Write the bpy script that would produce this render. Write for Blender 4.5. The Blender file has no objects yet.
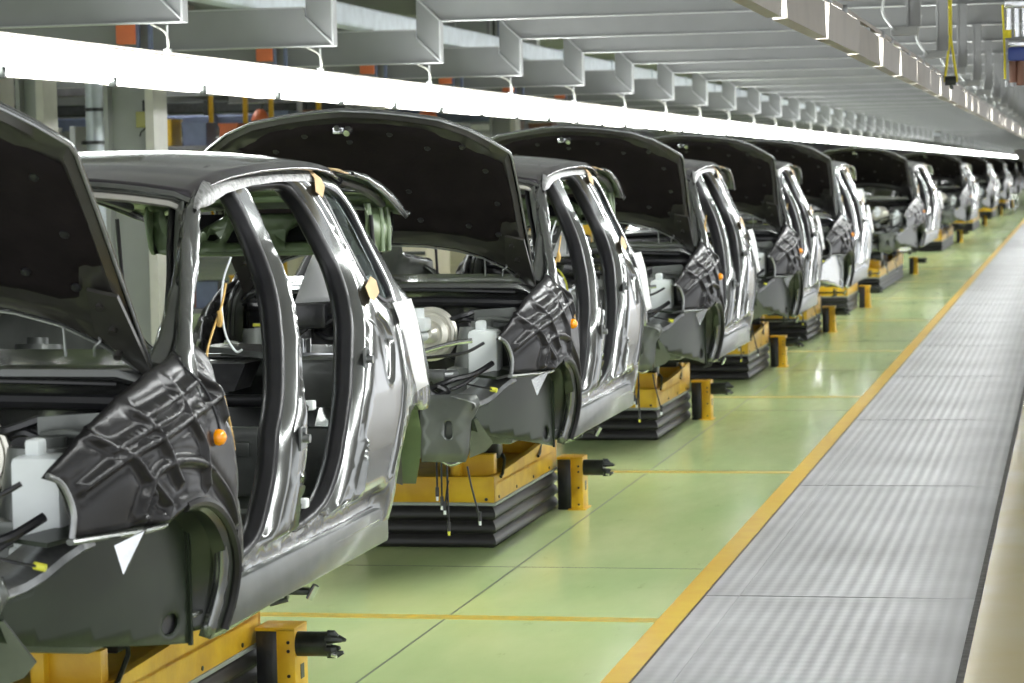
import bpy, bmesh, math, random
from mathutils import Vector, Matrix, geometry
random.seed(7)
S = bpy.context.scene
COL = S.collection
P = 5.1            # distance between two cars on the line
CX = -3.07         # centre line of the cars
H = 1.8            # eye height

# ------------------------------------------------------------------ materials
def mat(name, col, rough=.5, metal=0., noise=0., nscale=8., bump=0., bscale=40., coat=0., col2=None, emit=0., ecol=None, trans=0., spec=None):
    m = bpy.data.materials.new(name); m.use_nodes = True
    nt = m.node_tree; b = nt.nodes['Principled BSDF']
    b.inputs['Base Color'].default_value = (*col, 1)
    b.inputs['Roughness'].default_value = rough
    b.inputs['Metallic'].default_value = metal
    b.inputs['Coat Weight'].default_value = coat
    b.inputs['Coat Roughness'].default_value = .08
    if spec is not None: b.inputs['Specular IOR Level'].default_value = spec
    if trans: b.inputs['Transmission Weight'].default_value = trans
    tc = nt.nodes.new('ShaderNodeTexCoord')
    if noise or col2:
        n = nt.nodes.new('ShaderNodeTexNoise'); n.inputs['Scale'].default_value = nscale; n.inputs['Detail'].default_value = 6
        nt.links.new(tc.outputs['Object'], n.inputs['Vector'])
        r = nt.nodes.new('ShaderNodeValToRGB')
        r.color_ramp.elements[0].position = .35; r.color_ramp.elements[1].position = .7
        c2 = col2 or tuple(max(0, c*(1-noise)) for c in col)
        r.color_ramp.elements[0].color = (*c2, 1); r.color_ramp.elements[1].color = (*col, 1)
        nt.links.new(n.outputs['Fac'], r.inputs['Fac']); nt.links.new(r.outputs['Color'], b.inputs['Base Color'])
    if bump:
        n2 = nt.nodes.new('ShaderNodeTexNoise'); n2.inputs['Scale'].default_value = bscale; n2.inputs['Detail'].default_value = 3
        nt.links.new(tc.outputs['Object'], n2.inputs['Vector'])
        bp = nt.nodes.new('ShaderNodeBump'); bp.inputs['Strength'].default_value = bump; bp.inputs['Distance'].default_value = .01
        nt.links.new(n2.outputs['Fac'], bp.inputs['Height']); nt.links.new(bp.outputs['Normal'], b.inputs['Normal'])
    if emit:
        b.inputs['Emission Color'].default_value = (*(ecol or col), 1); b.inputs['Emission Strength'].default_value = emit
    return m

M = {}
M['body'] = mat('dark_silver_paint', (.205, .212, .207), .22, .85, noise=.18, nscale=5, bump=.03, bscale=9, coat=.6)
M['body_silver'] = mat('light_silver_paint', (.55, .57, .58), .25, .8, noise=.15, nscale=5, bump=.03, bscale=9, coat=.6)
M['roof'] = mat('roof_paint', (.038, .034, .040), .16, .35, noise=.1, bump=.02, bscale=4, coat=.5)
M['ditch'] = mat('bare_seam_sealer', (.36, .36, .355), .42, .6, noise=.6, nscale=45, bump=.5, bscale=70)
M['inner'] = mat('inner_primer', (.17, .18, .165), .34, .4, noise=.35, nscale=6, coat=.3)
M['green'] = mat('green_primer', (.15, .21, .105), .36, .15, noise=.35, nscale=5, coat=.4)
M['apron'] = mat('olive_primer', (.022, .031, .018), .34, .05, noise=.35, nscale=4, coat=.0, spec=.22)
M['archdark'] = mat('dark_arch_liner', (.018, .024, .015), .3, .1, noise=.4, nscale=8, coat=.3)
M['plate'] = mat('grey_primer_plate', (.14, .15, .14), .36, .5, noise=.25, nscale=9, coat=.3)
M['fender'] = mat('charcoal_fender', (.019, .0185, .019), .32, .3, noise=.2, nscale=9, bump=.05, bscale=14, coat=.0, spec=.3)
M['rubber'] = mat('black_rubber', (.012, .012, .014), .38, noise=.3, nscale=20)
M['hoodpad'] = mat('hood_lining', (.010, .0075, .008), .8, noise=.3, nscale=12, bump=.15, bscale=60, spec=.12)
M['hoodrim'] = mat('hood_rim_primer', (.045, .043, .038), .34, .3, noise=.3, coat=.4)
M['black'] = mat('black_plastic', (.014, .014, .016), .3, noise=.3, nscale=14, bump=.15, bscale=25)
M['chrome'] = mat('bright_metal', (.62, .63, .64), .16, .95, noise=.2, nscale=30)
M['steel'] = mat('grey_steel', (.33, .34, .34), .35, .8, noise=.35, nscale=18, bump=.1)
M['tank'] = mat('white_plastic', (.78, .82, .82), .4, noise=.12, nscale=6)
M['paper'] = mat('white_paper', (.80, .80, .80), .8)
M['ink'] = mat('grey_print', (.45, .46, .48), .8)
M['tape'] = mat('masking_tape', (.60, .42, .22), .7, noise=.15)
M['orange'] = mat('orange_lens', (1., .34, .0), .2, coat=.6)
M['yellowwire'] = mat('yellow_wire', (.62, .62, .06), .5)
M['ochre'] = mat('ochre_cord', (.62, .40, .12), .6)
M['yellow'] = mat('yellow_paint', (.80, .50, .02), .4, noise=.4, nscale=7, bump=.1, col2=(.62, .34, .012))
M['bellows'] = mat('black_bellows', (.022, .021, .021), .42, noise=.3, nscale=10)
M['flange'] = mat('pale_flange', (.42, .45, .42), .5, noise=.3)
M['darksteel'] = mat('dark_steel', (.05, .055, .05), .3, .6, noise=.4, nscale=20)
M['beam'] = mat('grey_beam_paint', (.21, .215, .215), .42, noise=.12, nscale=2.5)
M['beamedge'] = mat('pale_beam_edge', (.42, .43, .43), .4, noise=.15)
M['housing'] = mat('tan_lamp_housing', (.33, .30, .26), .5, noise=.2, nscale=3)
M['lamp'] = mat('lamp_face', (1, 1, 1), .5, emit=12., ecol=(.97, 1, .99))
M['lamp2'] = mat('lamp_tube', (1, 1, 1), .5, emit=22., ecol=(.97, 1, .99))
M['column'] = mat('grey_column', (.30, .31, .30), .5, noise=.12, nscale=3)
M['columnlit'] = mat('lit_column', (.56, .54, .50), .5, noise=.1)  # column grey with the light on its flange painted in
M['duct'] = mat('pale_duct', (.50, .55, .58), .4, .3, noise=.2)
M['bluebar'] = mat('slate_blue_bar', (.16, .19, .30), .5, noise=.2)
M['greybar'] = mat('violet_grey_bar', (.25, .24, .26), .5, noise=.3)
M['red'] = mat('red_box', (.55, .07, .06), .5, noise=.2)
M['orangebox'] = mat('orange_box', (.68, .17, .06), .5, noise=.1)
M['teal'] = mat('teal_box', (.06, .22, .17), .5, noise=.1)
M['white'] = mat('white_box', (.7, .7, .7), .5, noise=.1)
M['sling'] = mat('yellow_sling', (.72, .62, .02), .6)
M['brown'] = mat('brown_box', (.23, .10, .06), .5, noise=.3)
M['blue'] = mat('blue_part', (.04, .07, .28), .4)
M['cream'] = mat('cream_enamel', (.50, .46, .34), .45)
M['cable'] = mat('pale_cable', (.5, .5, .44), .5)

def glass_mat():
    m = bpy.data.materials.new('tinted_glass'); m.use_nodes = True
    nt = m.node_tree; nt.nodes.clear()
    o = nt.nodes.new('ShaderNodeOutputMaterial'); mx = nt.nodes.new('ShaderNodeMixShader')
    t = nt.nodes.new('ShaderNodeBsdfTransparent'); t.inputs[0].default_value = (.42, .5, .5, 1)
    g = nt.nodes.new('ShaderNodeBsdfGlossy'); g.inputs['Roughness'].default_value = .05; g.inputs[0].default_value = (.8, .9, .9, 1)
    f = nt.nodes.new('ShaderNodeFresnel'); f.inputs[0].default_value = 1.6
    nt.links.new(f.outputs[0], mx.inputs[0]); nt.links.new(t.outputs[0], mx.inputs[1]); nt.links.new(g.outputs[0], mx.inputs[2])
    nt.links.new(mx.outputs[0], o.inputs[0]); return m
M['glass'] = glass_mat()

# ------------------------------------------------------------------ helpers
def wloc(o):
    v = Vector((0, 0, 0))
    while o: v = v + o.location; o = o.parent
    return v

def link(name, bm, m, parent=None, loc=None, smooth=True, ang=38):
    me = bpy.data.meshes.new(name)
    ms = m if isinstance(m, (list, tuple)) else [m]
    for q in ms: me.materials.append(M[q] if isinstance(q, str) else q)
    base = Vector(loc) if loc else (wloc(parent) if parent else Vector((0, 0, 0)))
    off = base
    for v in bm.verts: v.co -= off
    bm.normal_update(); bm.to_mesh(me); bm.free()
    if smooth:
        me.shade_smooth()
        me.set_sharp_from_angle(angle=math.radians(ang))
    o = bpy.data.objects.new(name, me); COL.objects.link(o)
    if parent: o.parent = parent
    elif loc: o.location = loc
    return o

def tag(o, label=None, cat=None, group=None, kind=None):
    if label: o['label'] = label
    if cat: o['category'] = cat
    if group: o['group'] = group
    if kind: o['kind'] = kind
    return o

def thing(name, loc, label, cat, group=None):
    o = bpy.data.objects.new(name, None); COL.objects.link(o); o.location = loc
    o.empty_display_size = .1
    return tag(o, label, cat, group)

def box(bm, x0, x1, y0, y1, z0, z1, bev=0., mi=0):
    r = bmesh.ops.create_cube(bm, size=1)
    for v in r['verts']:
        v.co = Vector((x0 + (v.co.x+.5)*(x1-x0), y0 + (v.co.y+.5)*(y1-y0), z0 + (v.co.z+.5)*(z1-z0)))
    fs = {f for v in r['verts'] for f in v.link_faces}
    for f in fs: f.material_index = mi
    if bev:
        es = list({e for f in fs for e in f.edges})
        rr = bmesh.ops.bevel(bm, geom=es, offset=bev, segments=2, affect='EDGES', profile=.5)
        for f in rr['faces']: f.material_index = mi
    return r

def spline(pts, n=6):
    pts = [Vector(p) for p in pts]
    if len(pts) < 3: return pts
    out = []
    for i in range(len(pts)-1):
        p0 = pts[max(i-1, 0)]; p1 = pts[i]; p2 = pts[i+1]; p3 = pts[min(i+2, len(pts)-1)]
        for k in range(n):
            t = k/n
            out.append(.5*((2*p1)+(p2-p0)*t+(2*p0-5*p1+4*p2-p3)*t*t+(3*p1-p0-3*p2+p3)*t**3))
    out.append(pts[-1]); return out

def tube(bm, pts, r, seg=8, smooth=0, caps=True, sx=1., sy=1., mi=0, rs=None, up0=None):
    if smooth: pts = spline(pts, smooth)
    pts = [Vector(p) for p in pts]
    rings = []; up = Vector(up0) if up0 else None
    for i, p in enumerate(pts):
        d = (pts[min(i+1, len(pts)-1)] - pts[max(i-1, 0)]).normalized()
        if up is None:
            up = Vector((0, 0, 1)) if abs(d.z) < .9 else Vector((1, 0, 0))
        a = (up - d*up.dot(d)).normalized(); b = d.cross(a); up = a
        rr = rs[min(int(i*len(rs)/len(pts)), len(rs)-1)] if rs else r
        rings.append([bm.verts.new(p + (a*math.cos(t)*sx + b*math.sin(t)*sy)*rr) for t in [2*math.pi*k/seg for k in range(seg)]])
    for i in range(len(rings)-1):
        for k in range(seg):
            f = bm.faces.new((rings[i][k], rings[i][(k+1) % seg], rings[i+1][(k+1) % seg], rings[i+1][k])); f.material_index = mi
    if caps:
        for q, R in ((1, rings[0]), (0, rings[-1])):
            f = bm.faces.new(R if not q else R[::-1]); f.material_index = mi

def cyl(bm, c, axis, r, length, seg=20, r2=None, mi=0):
    a = Vector(axis).normalized(); c = Vector(c)
    up = Vector((0, 0, 1)) if abs(a.z) < .9 else Vector((1, 0, 0))
    u = (up - a*up.dot(a)).normalized(); w = a.cross(u); r2 = r if r2 is None else r2
    A = [bm.verts.new(c - a*length/2 + (u*math.cos(t)+w*math.sin(t))*r) for t in [2*math.pi*k/seg for k in range(seg)]]
    B = [bm.verts.new(c + a*length/2 + (u*math.cos(t)+w*math.sin(t))*r2) for t in [2*math.pi*k/seg for k in range(seg)]]
    for k in range(seg):
        bm.faces.new((A[k], A[(k+1) % seg], B[(k+1) % seg], B[k])).material_index = mi
    bm.faces.new(A[::-1]).material_index = mi; bm.faces.new(B).material_index = mi

def lathe(bm, c, axis, prof, seg=28):
    """prof = [(r, h)...] along axis"""
    a = Vector(axis).normalized(); c = Vector(c)
    up = Vector((0, 0, 1)) if abs(a.z) < .9 else Vector((1, 0, 0))
    u = (up - a*up.dot(a)).normalized(); w = a.cross(u)
    rings = [[bm.verts.new(c + a*h + (u*math.cos(t)+w*math.sin(t))*max(r, .0005)) for t in [2*math.pi*k/seg for k in range(seg)]] for r, h in prof]
    for i in range(len(rings)-1):
        for k in range(seg): bm.faces.new((rings[i][k], rings[i][(k+1) % seg], rings[i+1][(k+1) % seg], rings[i+1][k]))
    bm.faces.new(rings[0][::-1]); bm.faces.new(rings[-1])

def prism(bm, pts, vec, mi=0):
    """closed polygon of 3D points extruded by vec"""
    vec = Vector(vec); A = [bm.verts.new(Vector(p)) for p in pts]; B = [bm.verts.new(Vector(p)+vec) for p in pts]
    n = len(pts)
    bm.faces.new(A[::-1]).material_index = mi; bm.faces.new(B).material_index = mi
    for k in range(n): bm.faces.new((A[k], A[(k+1) % n], B[(k+1) % n], B[k])).material_index = mi

def sheet(bm, rows, mi=0):
    V = [[bm.verts.new(Vector(p)) for p in r] for r in rows]
    for i in range(len(V)-1):
        for j in range(len(V[0])-1):
            bm.faces.new((V[i][j], V[i][j+1], V[i+1][j+1], V[i+1][j])).material_index = mi

def fixn(bm): bmesh.ops.recalc_face_normals(bm, faces=bm.faces[:])

def solid(o, t, off=-1, mo=0):
    md = o.modifiers.new('thick', 'SOLIDIFY'); md.thickness = t; md.offset = off; md.material_offset = mo
    return o

def mirror_bm(bm):
    """a mirrored twin of a bmesh about the car's centre plane"""
    b2 = bm.copy()
    for v in b2.verts: v.co.x = 2*CX - v.co.x
    bmesh.ops.reverse_faces(b2, faces=b2.faces[:]); return b2

def lerp(tab, x):
    if x <= tab[0][0]: return tab[0][1]
    for (a, b), (c, d) in zip(tab, tab[1:]):
        if x <= c: return b + (d-b)*(x-a)/(c-a)
    return tab[-1][1]

# 2D region -> triangles
def closed_spline(pts, step=.02):
    n = len(pts); out = []
    P_ = [Vector((*p, 0)) for p in pts]
    for i in range(n):
        p0, p1, p2, p3 = P_[i-1], P_[i], P_[(i+1) % n], P_[(i+2) % n]
        m = max(1, int((p2-p1).length/step))
        for k in range(m):
            t = k/m
            q = .5*((2*p1)+(p2-p0)*t+(2*p0-5*p1+4*p2-p3)*t*t+(3*p1-p0-3*p2+p3)*t**3)
            out.append((q.x, q.y))
    return out
def dense(pts, step=.03):
    out = []; n = len(pts)
    for i in range(n):
        a = Vector(pts[i]); b = Vector(pts[(i+1) % n]); m = max(1, int((b-a).length/step))
        for k in range(m): q = a.lerp(b, k/m); out.append((q.x, q.y))
    return out
def inside(p, poly):
    x, y = p; c = False; n = len(poly); j = n-1
    for i in range(n):
        xi, yi = poly[i]; xj, yj = poly[j]
        if (yi > y) != (yj > y) and x < (xj-xi)*(y-yi)/(yj-yi)+xi: c = not c
        j = i
    return c
def dist(p, poly):
    best = 9.; x, y = p; n = len(poly)
    for i in range(n):
        ax, ay = poly[i-1]; bx, by = poly[i]; dx = bx-ax; dy = by-ay; l = dx*dx+dy*dy
        t = 0 if l == 0 else max(0, min(1, ((x-ax)*dx+(y-ay)*dy)/l))
        d = math.hypot(x-ax-t*dx, y-ay-t*dy)
        if d < best: best = d
    return best
def area(poly): return .5*sum(poly[i-1][0]*poly[i][1]-poly[i][0]*poly[i-1][1] for i in range(len(poly)))
def offs(poly, d):
    n = len(poly); s = 1 if area(poly) > 0 else -1; out = []
    for i in range(n):
        ax, ay = poly[i-1]; bx, by = poly[(i+1) % n]; tx, ty = bx-ax, by-ay; l = math.hypot(tx, ty) or 1
        out.append((poly[i][0] + s*ty/l*d, poly[i][1] - s*tx/l*d))
    return out
def region(outer, holes, step, rings=(), orings=(), pts=()):
    vs = []; es = []
    def addloop(l):
        b = len(vs); vs.extend(l); es.extend([(b+i, b+(i+1) % len(l)) for i in range(len(l))])
    addloop(outer)
    for h in holes: addloop(h)
    def ok(p): return inside(p, outer) and not any(inside(p, h) for h in holes)
    extra = []
    for d in rings:
        for h in holes:
            for q in offs(h, d):
                if ok(q) and min(dist(q, h2) for h2 in holes) > d*.9 and dist(q, outer) > .008: extra.append(q)
    for d in orings:
        for q in offs(outer, -d):
            if ok(q) and dist(q, outer) > d*.9 and all(dist(q, h2) > .01 for h2 in holes): extra.append(q)
    mx = max(list(rings)+[0])+.01; mo = max(list(orings)+[0])+.01
    xs = [p[0] for p in outer]; ys = [p[1] for p in outer]
    j = 0; y = min(ys)
    while y < max(ys):
        x = min(xs) + (step/2 if j % 2 else 0)
        while x < max(xs):
            q = (x, y)
            if ok(q) and all(dist(q, h) > mx+.2*step for h in holes) and dist(q, outer) > max(mo, .4*step): extra.append(q)
            x += step
        y += step*.87; j += 1
    if pts:
        good = [q for q in pts if ok(q) and dist(q, outer) > .006 and all(dist(q, h) > .004 for h in holes)]
        cell = {}
        def near(q, rad):
            i, j = int(q[0]/.02), int(q[1]/.02)
            return any(math.hypot(q[0]-p[0], q[1]-p[1]) < rad for a in (-1,0,1) for b in (-1,0,1) for p in cell.get((i+a, j+b), ()))
        keep = []
        for q in good:
            if not near(q, .0045): keep.append(q); cell.setdefault((int(q[0]/.02), int(q[1]/.02)), []).append(q)
        extra = [q for q in extra if not near(q, .012)] + keep
    vs.extend(extra)
    r = geometry.delaunay_2d_cdt([Vector(v) for v in vs], es, [], 0, 1e-5)
    V = [(v.x, v.y) for v in r[0]]; F = []
    for f in r[2]:
        c = (sum(V[i][0] for i in f)/len(f), sum(V[i][1] for i in f)/len(f))
        if ok(c):
            if area([V[i] for i in f]) < 0: f = f[::-1]
            F.append(f)
    return V, F
def skin(V, F, fn, flip=False, bm=None):
    bm = bm or bmesh.new(); vv = [bm.verts.new(fn(*p)) for p in V]
    for f in F:
        try: bm.faces.new([vv[i] for i in (f[::-1] if flip else f)])
        except ValueError: pass
    bmesh.ops.delete(bm, geom=[v for v in bm.verts if not v.link_faces], context='VERTS')
    return bm

ORD = ['first','second','third','fourth','fifth','sixth','seventh','eighth','ninth','tenth','eleventh','twelfth','thirteenth','fourteenth','fifteenth','sixteenth','seventeenth','eighteenth','nineteenth']
TENS = {20:'twent',30:'thirt',40:'fort',50:'fift',60:'sixt'}
def nth(i):
    n = i+1
    if n < 20: return ORD[n-1]
    t, u = n//10*10, n % 10
    return TENS[t] + ('ieth' if u == 0 else 'y-' + ORD[u-1])

def copy_tree(o, parent=None):
    c = o.copy(); COL.objects.link(c)
    if parent: c.parent = parent
    for ch in KIDS.get(o.name, []): copy_tree(ch, c)
    return c
KIDS = {}
def index_children():
    KIDS.clear()
    for o in COL.objects:
        if o.parent: KIDS.setdefault(o.parent.name, []).append(o)

# ------------------------------------------------------------------ side surface of the car (visible side, +x)
PR = [(.4,-2.33),(.55,-2.30),(.65,-2.27),(.75,-2.25),(.9,-2.237),(1.0,-2.235),(1.1,-2.24),(1.2,-2.26),(1.3,-2.285),(1.4,-2.32),(1.5,-2.362),(1.6,-2.41),(1.7,-2.452),(1.78,-2.49),(1.85,-2.54)]
def sx(y, z):
    x = lerp(PR, z)
    if y < 6.6: x -= .2*((6.6-y)/.75)**2
    if y > 8.6: x -= .075*min(1, (y-8.6)/.7)**1.6
    if y > 9.3: x -= .20*((y-9.3)/.6)**2
    return x

FO = [(7.77,1.795),(7.83,1.772),(7.852,1.68),(7.845,1.584),(7.79,1.461),(7.69,1.34),(7.545,1.169),(7.44,1.068),(7.395,.96),(7.345,.877),(7.28,.79),(7.156,.747),(6.99,.736),(6.93,.76),(6.90,.84),(6.86,.95),(6.81,1.10),(6.765,1.22),(6.835,1.357),(6.987,1.471),(7.096,1.541),(7.224,1.631),(7.351,1.714),(7.471,1.758),(7.649,1.788)]
RO = [(7.925,1.776),(8.15,1.785),(8.38,1.785),(8.47,1.755),(8.535,1.68),(8.565,1.576),(8.565,1.481),(8.50,1.36),(8.36,1.22),(8.25,1.106),(8.165,.998),(8.094,.894),(7.989,.805),(7.85,.765),(7.64,.745),(7.56,.76),(7.545,.83),(7.613,.947),(7.65,1.08),(7.69,1.18),(7.775,1.297),(7.86,1.412),(7.905,1.52),(7.92,1.636),(7.913,1.72)]
QG = [(8.655,1.775),(8.80,1.768),(8.93,1.735),(9.02,1.66),(9.05,1.58),(9.06,1.48),(9.07,1.385),(8.96,1.372),(8.86,1.376),(8.75,1.41),(8.685,1.487),(8.672,1.572),(8.655,1.675),(8.64,1.75)]
SIDE = [(6.80,.56),(6.93,.555),(7.3,.565),(7.64,.577),(8.1,.592),(8.60,.609),(8.644,.70),(8.66,.78),(8.70,.86),(8.78,.93),(8.90,.985),(9.04,1.005),(9.18,.985),(9.30,.955),(9.42,.955),(9.60,.99),(9.76,1.03),(9.82,1.10),(9.80,1.25),(9.76,1.33),(9.45,1.375),(9.32,1.44),(9.22,1.56),(9.12,1.70),(8.95,1.805),(8.72,1.838),(8.54,1.848),(8.2,1.848),(7.86,1.838),(7.573,1.815),(7.40,1.782),(7.26,1.725),(7.08,1.63),(6.87,1.49),(6.70,1.36),(6.66,1.25),(6.72,1.05),(6.79,.85),(6.82,.70)]
CR = (7.7, .5)
def ins(d):   # step of the door aperture flange
    return lerp([(0,.050),(.008,.052),(.016,.040),(.026,.018),(.036,.013),(.044,.016),(.055,.004),(.07,.0)], d)
fo = closed_spline(FO, .03); ro = closed_spline(RO, .03); qg = closed_spline(QG, .03); so = dense(SIDE, .035)
BEADS = [[(7.375,.745),(7.42,.80),(7.485,.925),(7.515,.80),(7.535,.72)], [(8.07,.745),(8.15,.85),(8.235,.95),(8.205,.83),(8.17,.73)],
         [(8.545,1.335),(8.578,1.276),(8.560,1.211),(8.553,1.125),(8.60,1.118),(8.65,1.16),(8.724,1.24),(8.70,1.31),(8.644,1.34)],
         [(8.971,1.36),(8.90,1.28),(8.857,1.203),(8.759,1.045),(8.639,.915),(8.56,.81),(8.50,.725)]]
BEADS = [[(p.x, p.y) for p in spline([(a, b, 0) for a, b in r], 8)] for r in BEADS]
STEPS = [(.600,0),(.604,.004),(.640,.0),(.644,.010),(.656,.012),(.660,.022),(.672,.024),(.676,.036),(.700,.040),(.704,.046),(.74,.046)]
def ldist(p, r):
    best = 9.
    for (ax, ay), (bx, by) in zip(r, r[1:]):
        dx = bx-ax; dy = by-ay; l = dx*dx+dy*dy or 1e-9; t = max(0, min(1, ((p[0]-ax)*dx+(p[1]-ay)*dy)/l))
        best = min(best, math.hypot(p[0]-ax-t*dx, p[1]-ay-t*dy))
    return best
DET = []
for r_ in BEADS:
    for w_ in (-.022,-.013,-.006,0,.006,.013,.022):
        for i_ in range(1, len(r_)-1):
            tx, ty = r_[i_+1][0]-r_[i_-1][0], r_[i_+1][1]-r_[i_-1][1]; l_ = math.hypot(tx, ty) or 1
            DET.append((r_[i_][0]-ty/l_*w_, r_[i_][1]+tx/l_*w_))
for z_, _ in STEPS:
    if z_ > .61:
        DET += [(6.93+.03*k+.0001*(k % 3), z_ + .012*(k*.03-.0)/1.7) for k in range(54)]
V, F = region(so, [fo, ro, qg], .035, rings=(.008,.016,.026,.036,.044,.055,.07), pts=DET)
def side3(y, z, e=0.):
    d = min(dist((y, z), fo), dist((y, z), ro)); dq = dist((y, z), qg)
    i = ins(d)
    if dq < .03: i = max(i, .012*(1-dq/.03))
    do = dist((y, z), so)
    if do < .02 and z > 1.0: i = max(i, .015*(1-do/.02))
    for r_ in BEADS:
        q = ldist((y, z), r_)
        if q < .03: i -= .011*math.exp(-(q/.0065)**2)
    if 7.36 < y < 7.54 and inside((y, z), BEADS[0]): i += .022
    if 8.05 < y < 8.26 and inside((y, z), BEADS[1]): i += .022
    if 8.54 < y < 8.74 and 1.1 < z < 1.35 and inside((y, z), BEADS[2]): i += .008
    if 6.9 < y < 8.55 and z < .80:
        zz = z - .012*(y-6.93)/1.7
        fade = min(1, (8.55-y)/.06, (y-6.9)/.03)
        st = lerp(STEPS, zz) if zz < .74 else .046*max(0, 1-(zz-.74)/.03)
        if z < .735: i = st*fade + i*(1-fade)
        else: i = max(i, st*fade)
    return Vector((sx(y, z)-i+e, y, z))
side_bm = skin(V, F, side3)
car = thing('car_body', (CX, CR[0], CR[1]), 'x', 'car body', 'bare car bodies in line')
bL = mirror_bm(side_bm)
o = solid(link('side_panel', side_bm, ['body', 'inner'], car, ang=60), .035, -1, 1)
o = solid(link('side_panel', bL, ['body', 'inner'], car, ang=60), .035, -1, 1)

# black seals standing inside the door openings
def seal(loop, both):
    bm = bmesh.new(); n = len(loop)
    prof = [(-.002,.048),(.006,.045),(.014,.055),(.010,.068),(.018,.078),(.008,.10),(-.010,.11)]
    rings = []
    s = 1 if area(loop) > 0 else -1
    for i in range(n):
        ax, ay = loop[i-1]; bx, by = loop[(i+1) % n]; tx, ty = bx-ax, by-ay; l = math.hypot(tx, ty)
        ny, nz = -s*ty/l, s*tx/l   # towards the opening
        y, z = loop[i]
        rings.append([bm.verts.new((sx(y, z)-d, y+ny*w, z+nz*w)) for w, d in prof])
    for i in range(n):
        a, b = rings[i], rings[(i+1) % n]
        for k in range(len(prof)-1): bm.faces.new((a[k], a[k+1], b[k+1], b[k]))
    fixn(bm)
    b2 = mirror_bm(bm)
    solid(link('door_seal', bm, 'rubber', car, ang=80), .008, 0)
    if both: solid(link('door_seal', b2, 'rubber', car, ang=80), .008, 0)
seal(fo, True); seal(ro, True)

# quarter glass
for sgn in (0, 1):
    g = offs(qg, .008); V2, F2 = region(g, [], .08)
    bm = skin(V2, F2, lambda y, z: Vector((sx(y, z)-.018, y, z)))
    if sgn: b3 = mirror_bm(bm); bm.free(); bm = b3
    link('quarter_window', bm, 'glass', car)
    bm = bmesh.new(); tube(bm, [(sx(y, z)-.012, y, z) for y, z in qg+qg[:1]], .010, 6, caps=False)
    if sgn: b3 = mirror_bm(bm); bm.free(); bm = b3
    link('window_gasket', bm, 'rubber', car)

# ------------------------------------------------------------------ roof
ZE = [(7.33,1.762),(7.45,1.795),(7.6,1.82),(7.9,1.842),(8.3,1.852),(8.6,1.848),(8.8,1.832),(8.95,1.806)]
def roofp(y, u):
    ze = lerp(ZE, y); hw = .575 + .03*math.sin(min(1, max(0, (y-7.33)/1.6))*math.pi) 
    z = ze + .052*(1-abs(u)**2.4) - (.012 if abs(u) > .985 else 0)
    yy = y - .05*(1-u*u)*(1 if y < 7.6 else 0)*(7.6-y)/.27
    return Vector((CX+hw*u, yy, z))
ys = [7.33,7.36,7.4,7.46,7.55,7.65,7.8,7.95,8.1,8.25,8.4,8.55,8.68,8.8,8.88,8.93]
us = [-1,-.99,-.97,-.93,-.85,-.7,-.5,-.3,-.1,.1,.3,.5,.7,.85,.93,.97,.99,1]
bm = bmesh.new(); sheet(bm, [[roofp(y, u) for u in us] for y in ys]); 
for xx in (-.36, -.12, .12, .36): pass
fixn(bm)
o = link('roof_panel', bm, ['roof', 'green'], car, ang=60); solid(o, .012, -1, 1)
for s in (-1, 1):   # rough sealed roof ditch above the doors
    bm = bmesh.new(); rows = []
    for y in [7.24,7.3,7.36,7.43,7.5,7.6,7.75,7.9,8.05,8.2,8.35,8.5,8.6]:
        zt = lerp([(7.24,1.722),(7.3,1.752),(7.4,1.788),(7.573,1.820),(7.86,1.843),(8.2,1.853),(8.54,1.853),(8.72,1.842)], y)
        row = []
        for t in (0, .18, .4, .6, .8, 1):
            z = zt - .062*t*min(1, max(.1, (y-7.2)/.2)); b = .009*math.sin(t*math.pi) + .002*random.random()
            x = sx(y, z)+b
            row.append((x if s > 0 else 2*CX-x, y, z))
        rows.append(row)
    sheet(bm, rows)
    fixn(bm); link('roof_seam', bm, 'ditch', car, ang=80)
# polished header and lip of the windscreen opening
bm = bmesh.new()
rows = []
for u in [k/12 for k in range(-12, 13)]:
    p = roofp(7.33, u)
    rows.append([p+Vector((0, .012, .001)), p+Vector((0, -.012, -.004)), p+Vector((0, -.020, -.014)), p+Vector((0, -.012, -.024)), p+Vector((0, .004, -.030))])
sheet(bm, rows); fixn(bm); link('windscreen_header', bm, 'body', car, ang=50)
bm = bmesh.new(); rows = []
for u in [k/12 for k in range(-12, 13)]:
    p = roofp(7.33, u*.97) + Vector((0, 0, -.012 if abs(u) > .99 else 0))
    rows.append([p+Vector((0, .010, -.028)), p+Vector((0, -.004, -.032)), p+Vector((0, -.006, -.046)), p+Vector((0, .006, -.052)), p+Vector((0, .05, -.056)), p+Vector((0, .09, -.050))])
sheet(bm, rows); fixn(bm); link('windscreen_lip', bm, mat('beige_sealed_lip', (.40, .39, .34), .45, .2), car, ang=50)

# A pillars: rounded tubes from the cowl to the roof corner
def apillar(s):
    bm = bmesh.new()
    pts = [(CX+.672, 6.72, 1.28), (CX+.675, 6.82, 1.35), (CX+.665, 6.93, 1.45), (CX+.64, 7.08, 1.565), (CX+.605, 7.22, 1.67), (CX+.585, 7.31, 1.725), (CX+.575, 7.37, 1.748)]
    tube(bm, pts, .040, 12, 5, sx=1.0, sy=.9, rs=[.05, .048, .043, .038, .034, .028, .020, .012])
    for v in bm.verts:
        if s < 0: v.co.x = 2*CX - v.co.x
    fixn(bm); link('windscreen_pillar', bm, 'body', car)
apillar(1); apillar(-1)

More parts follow.
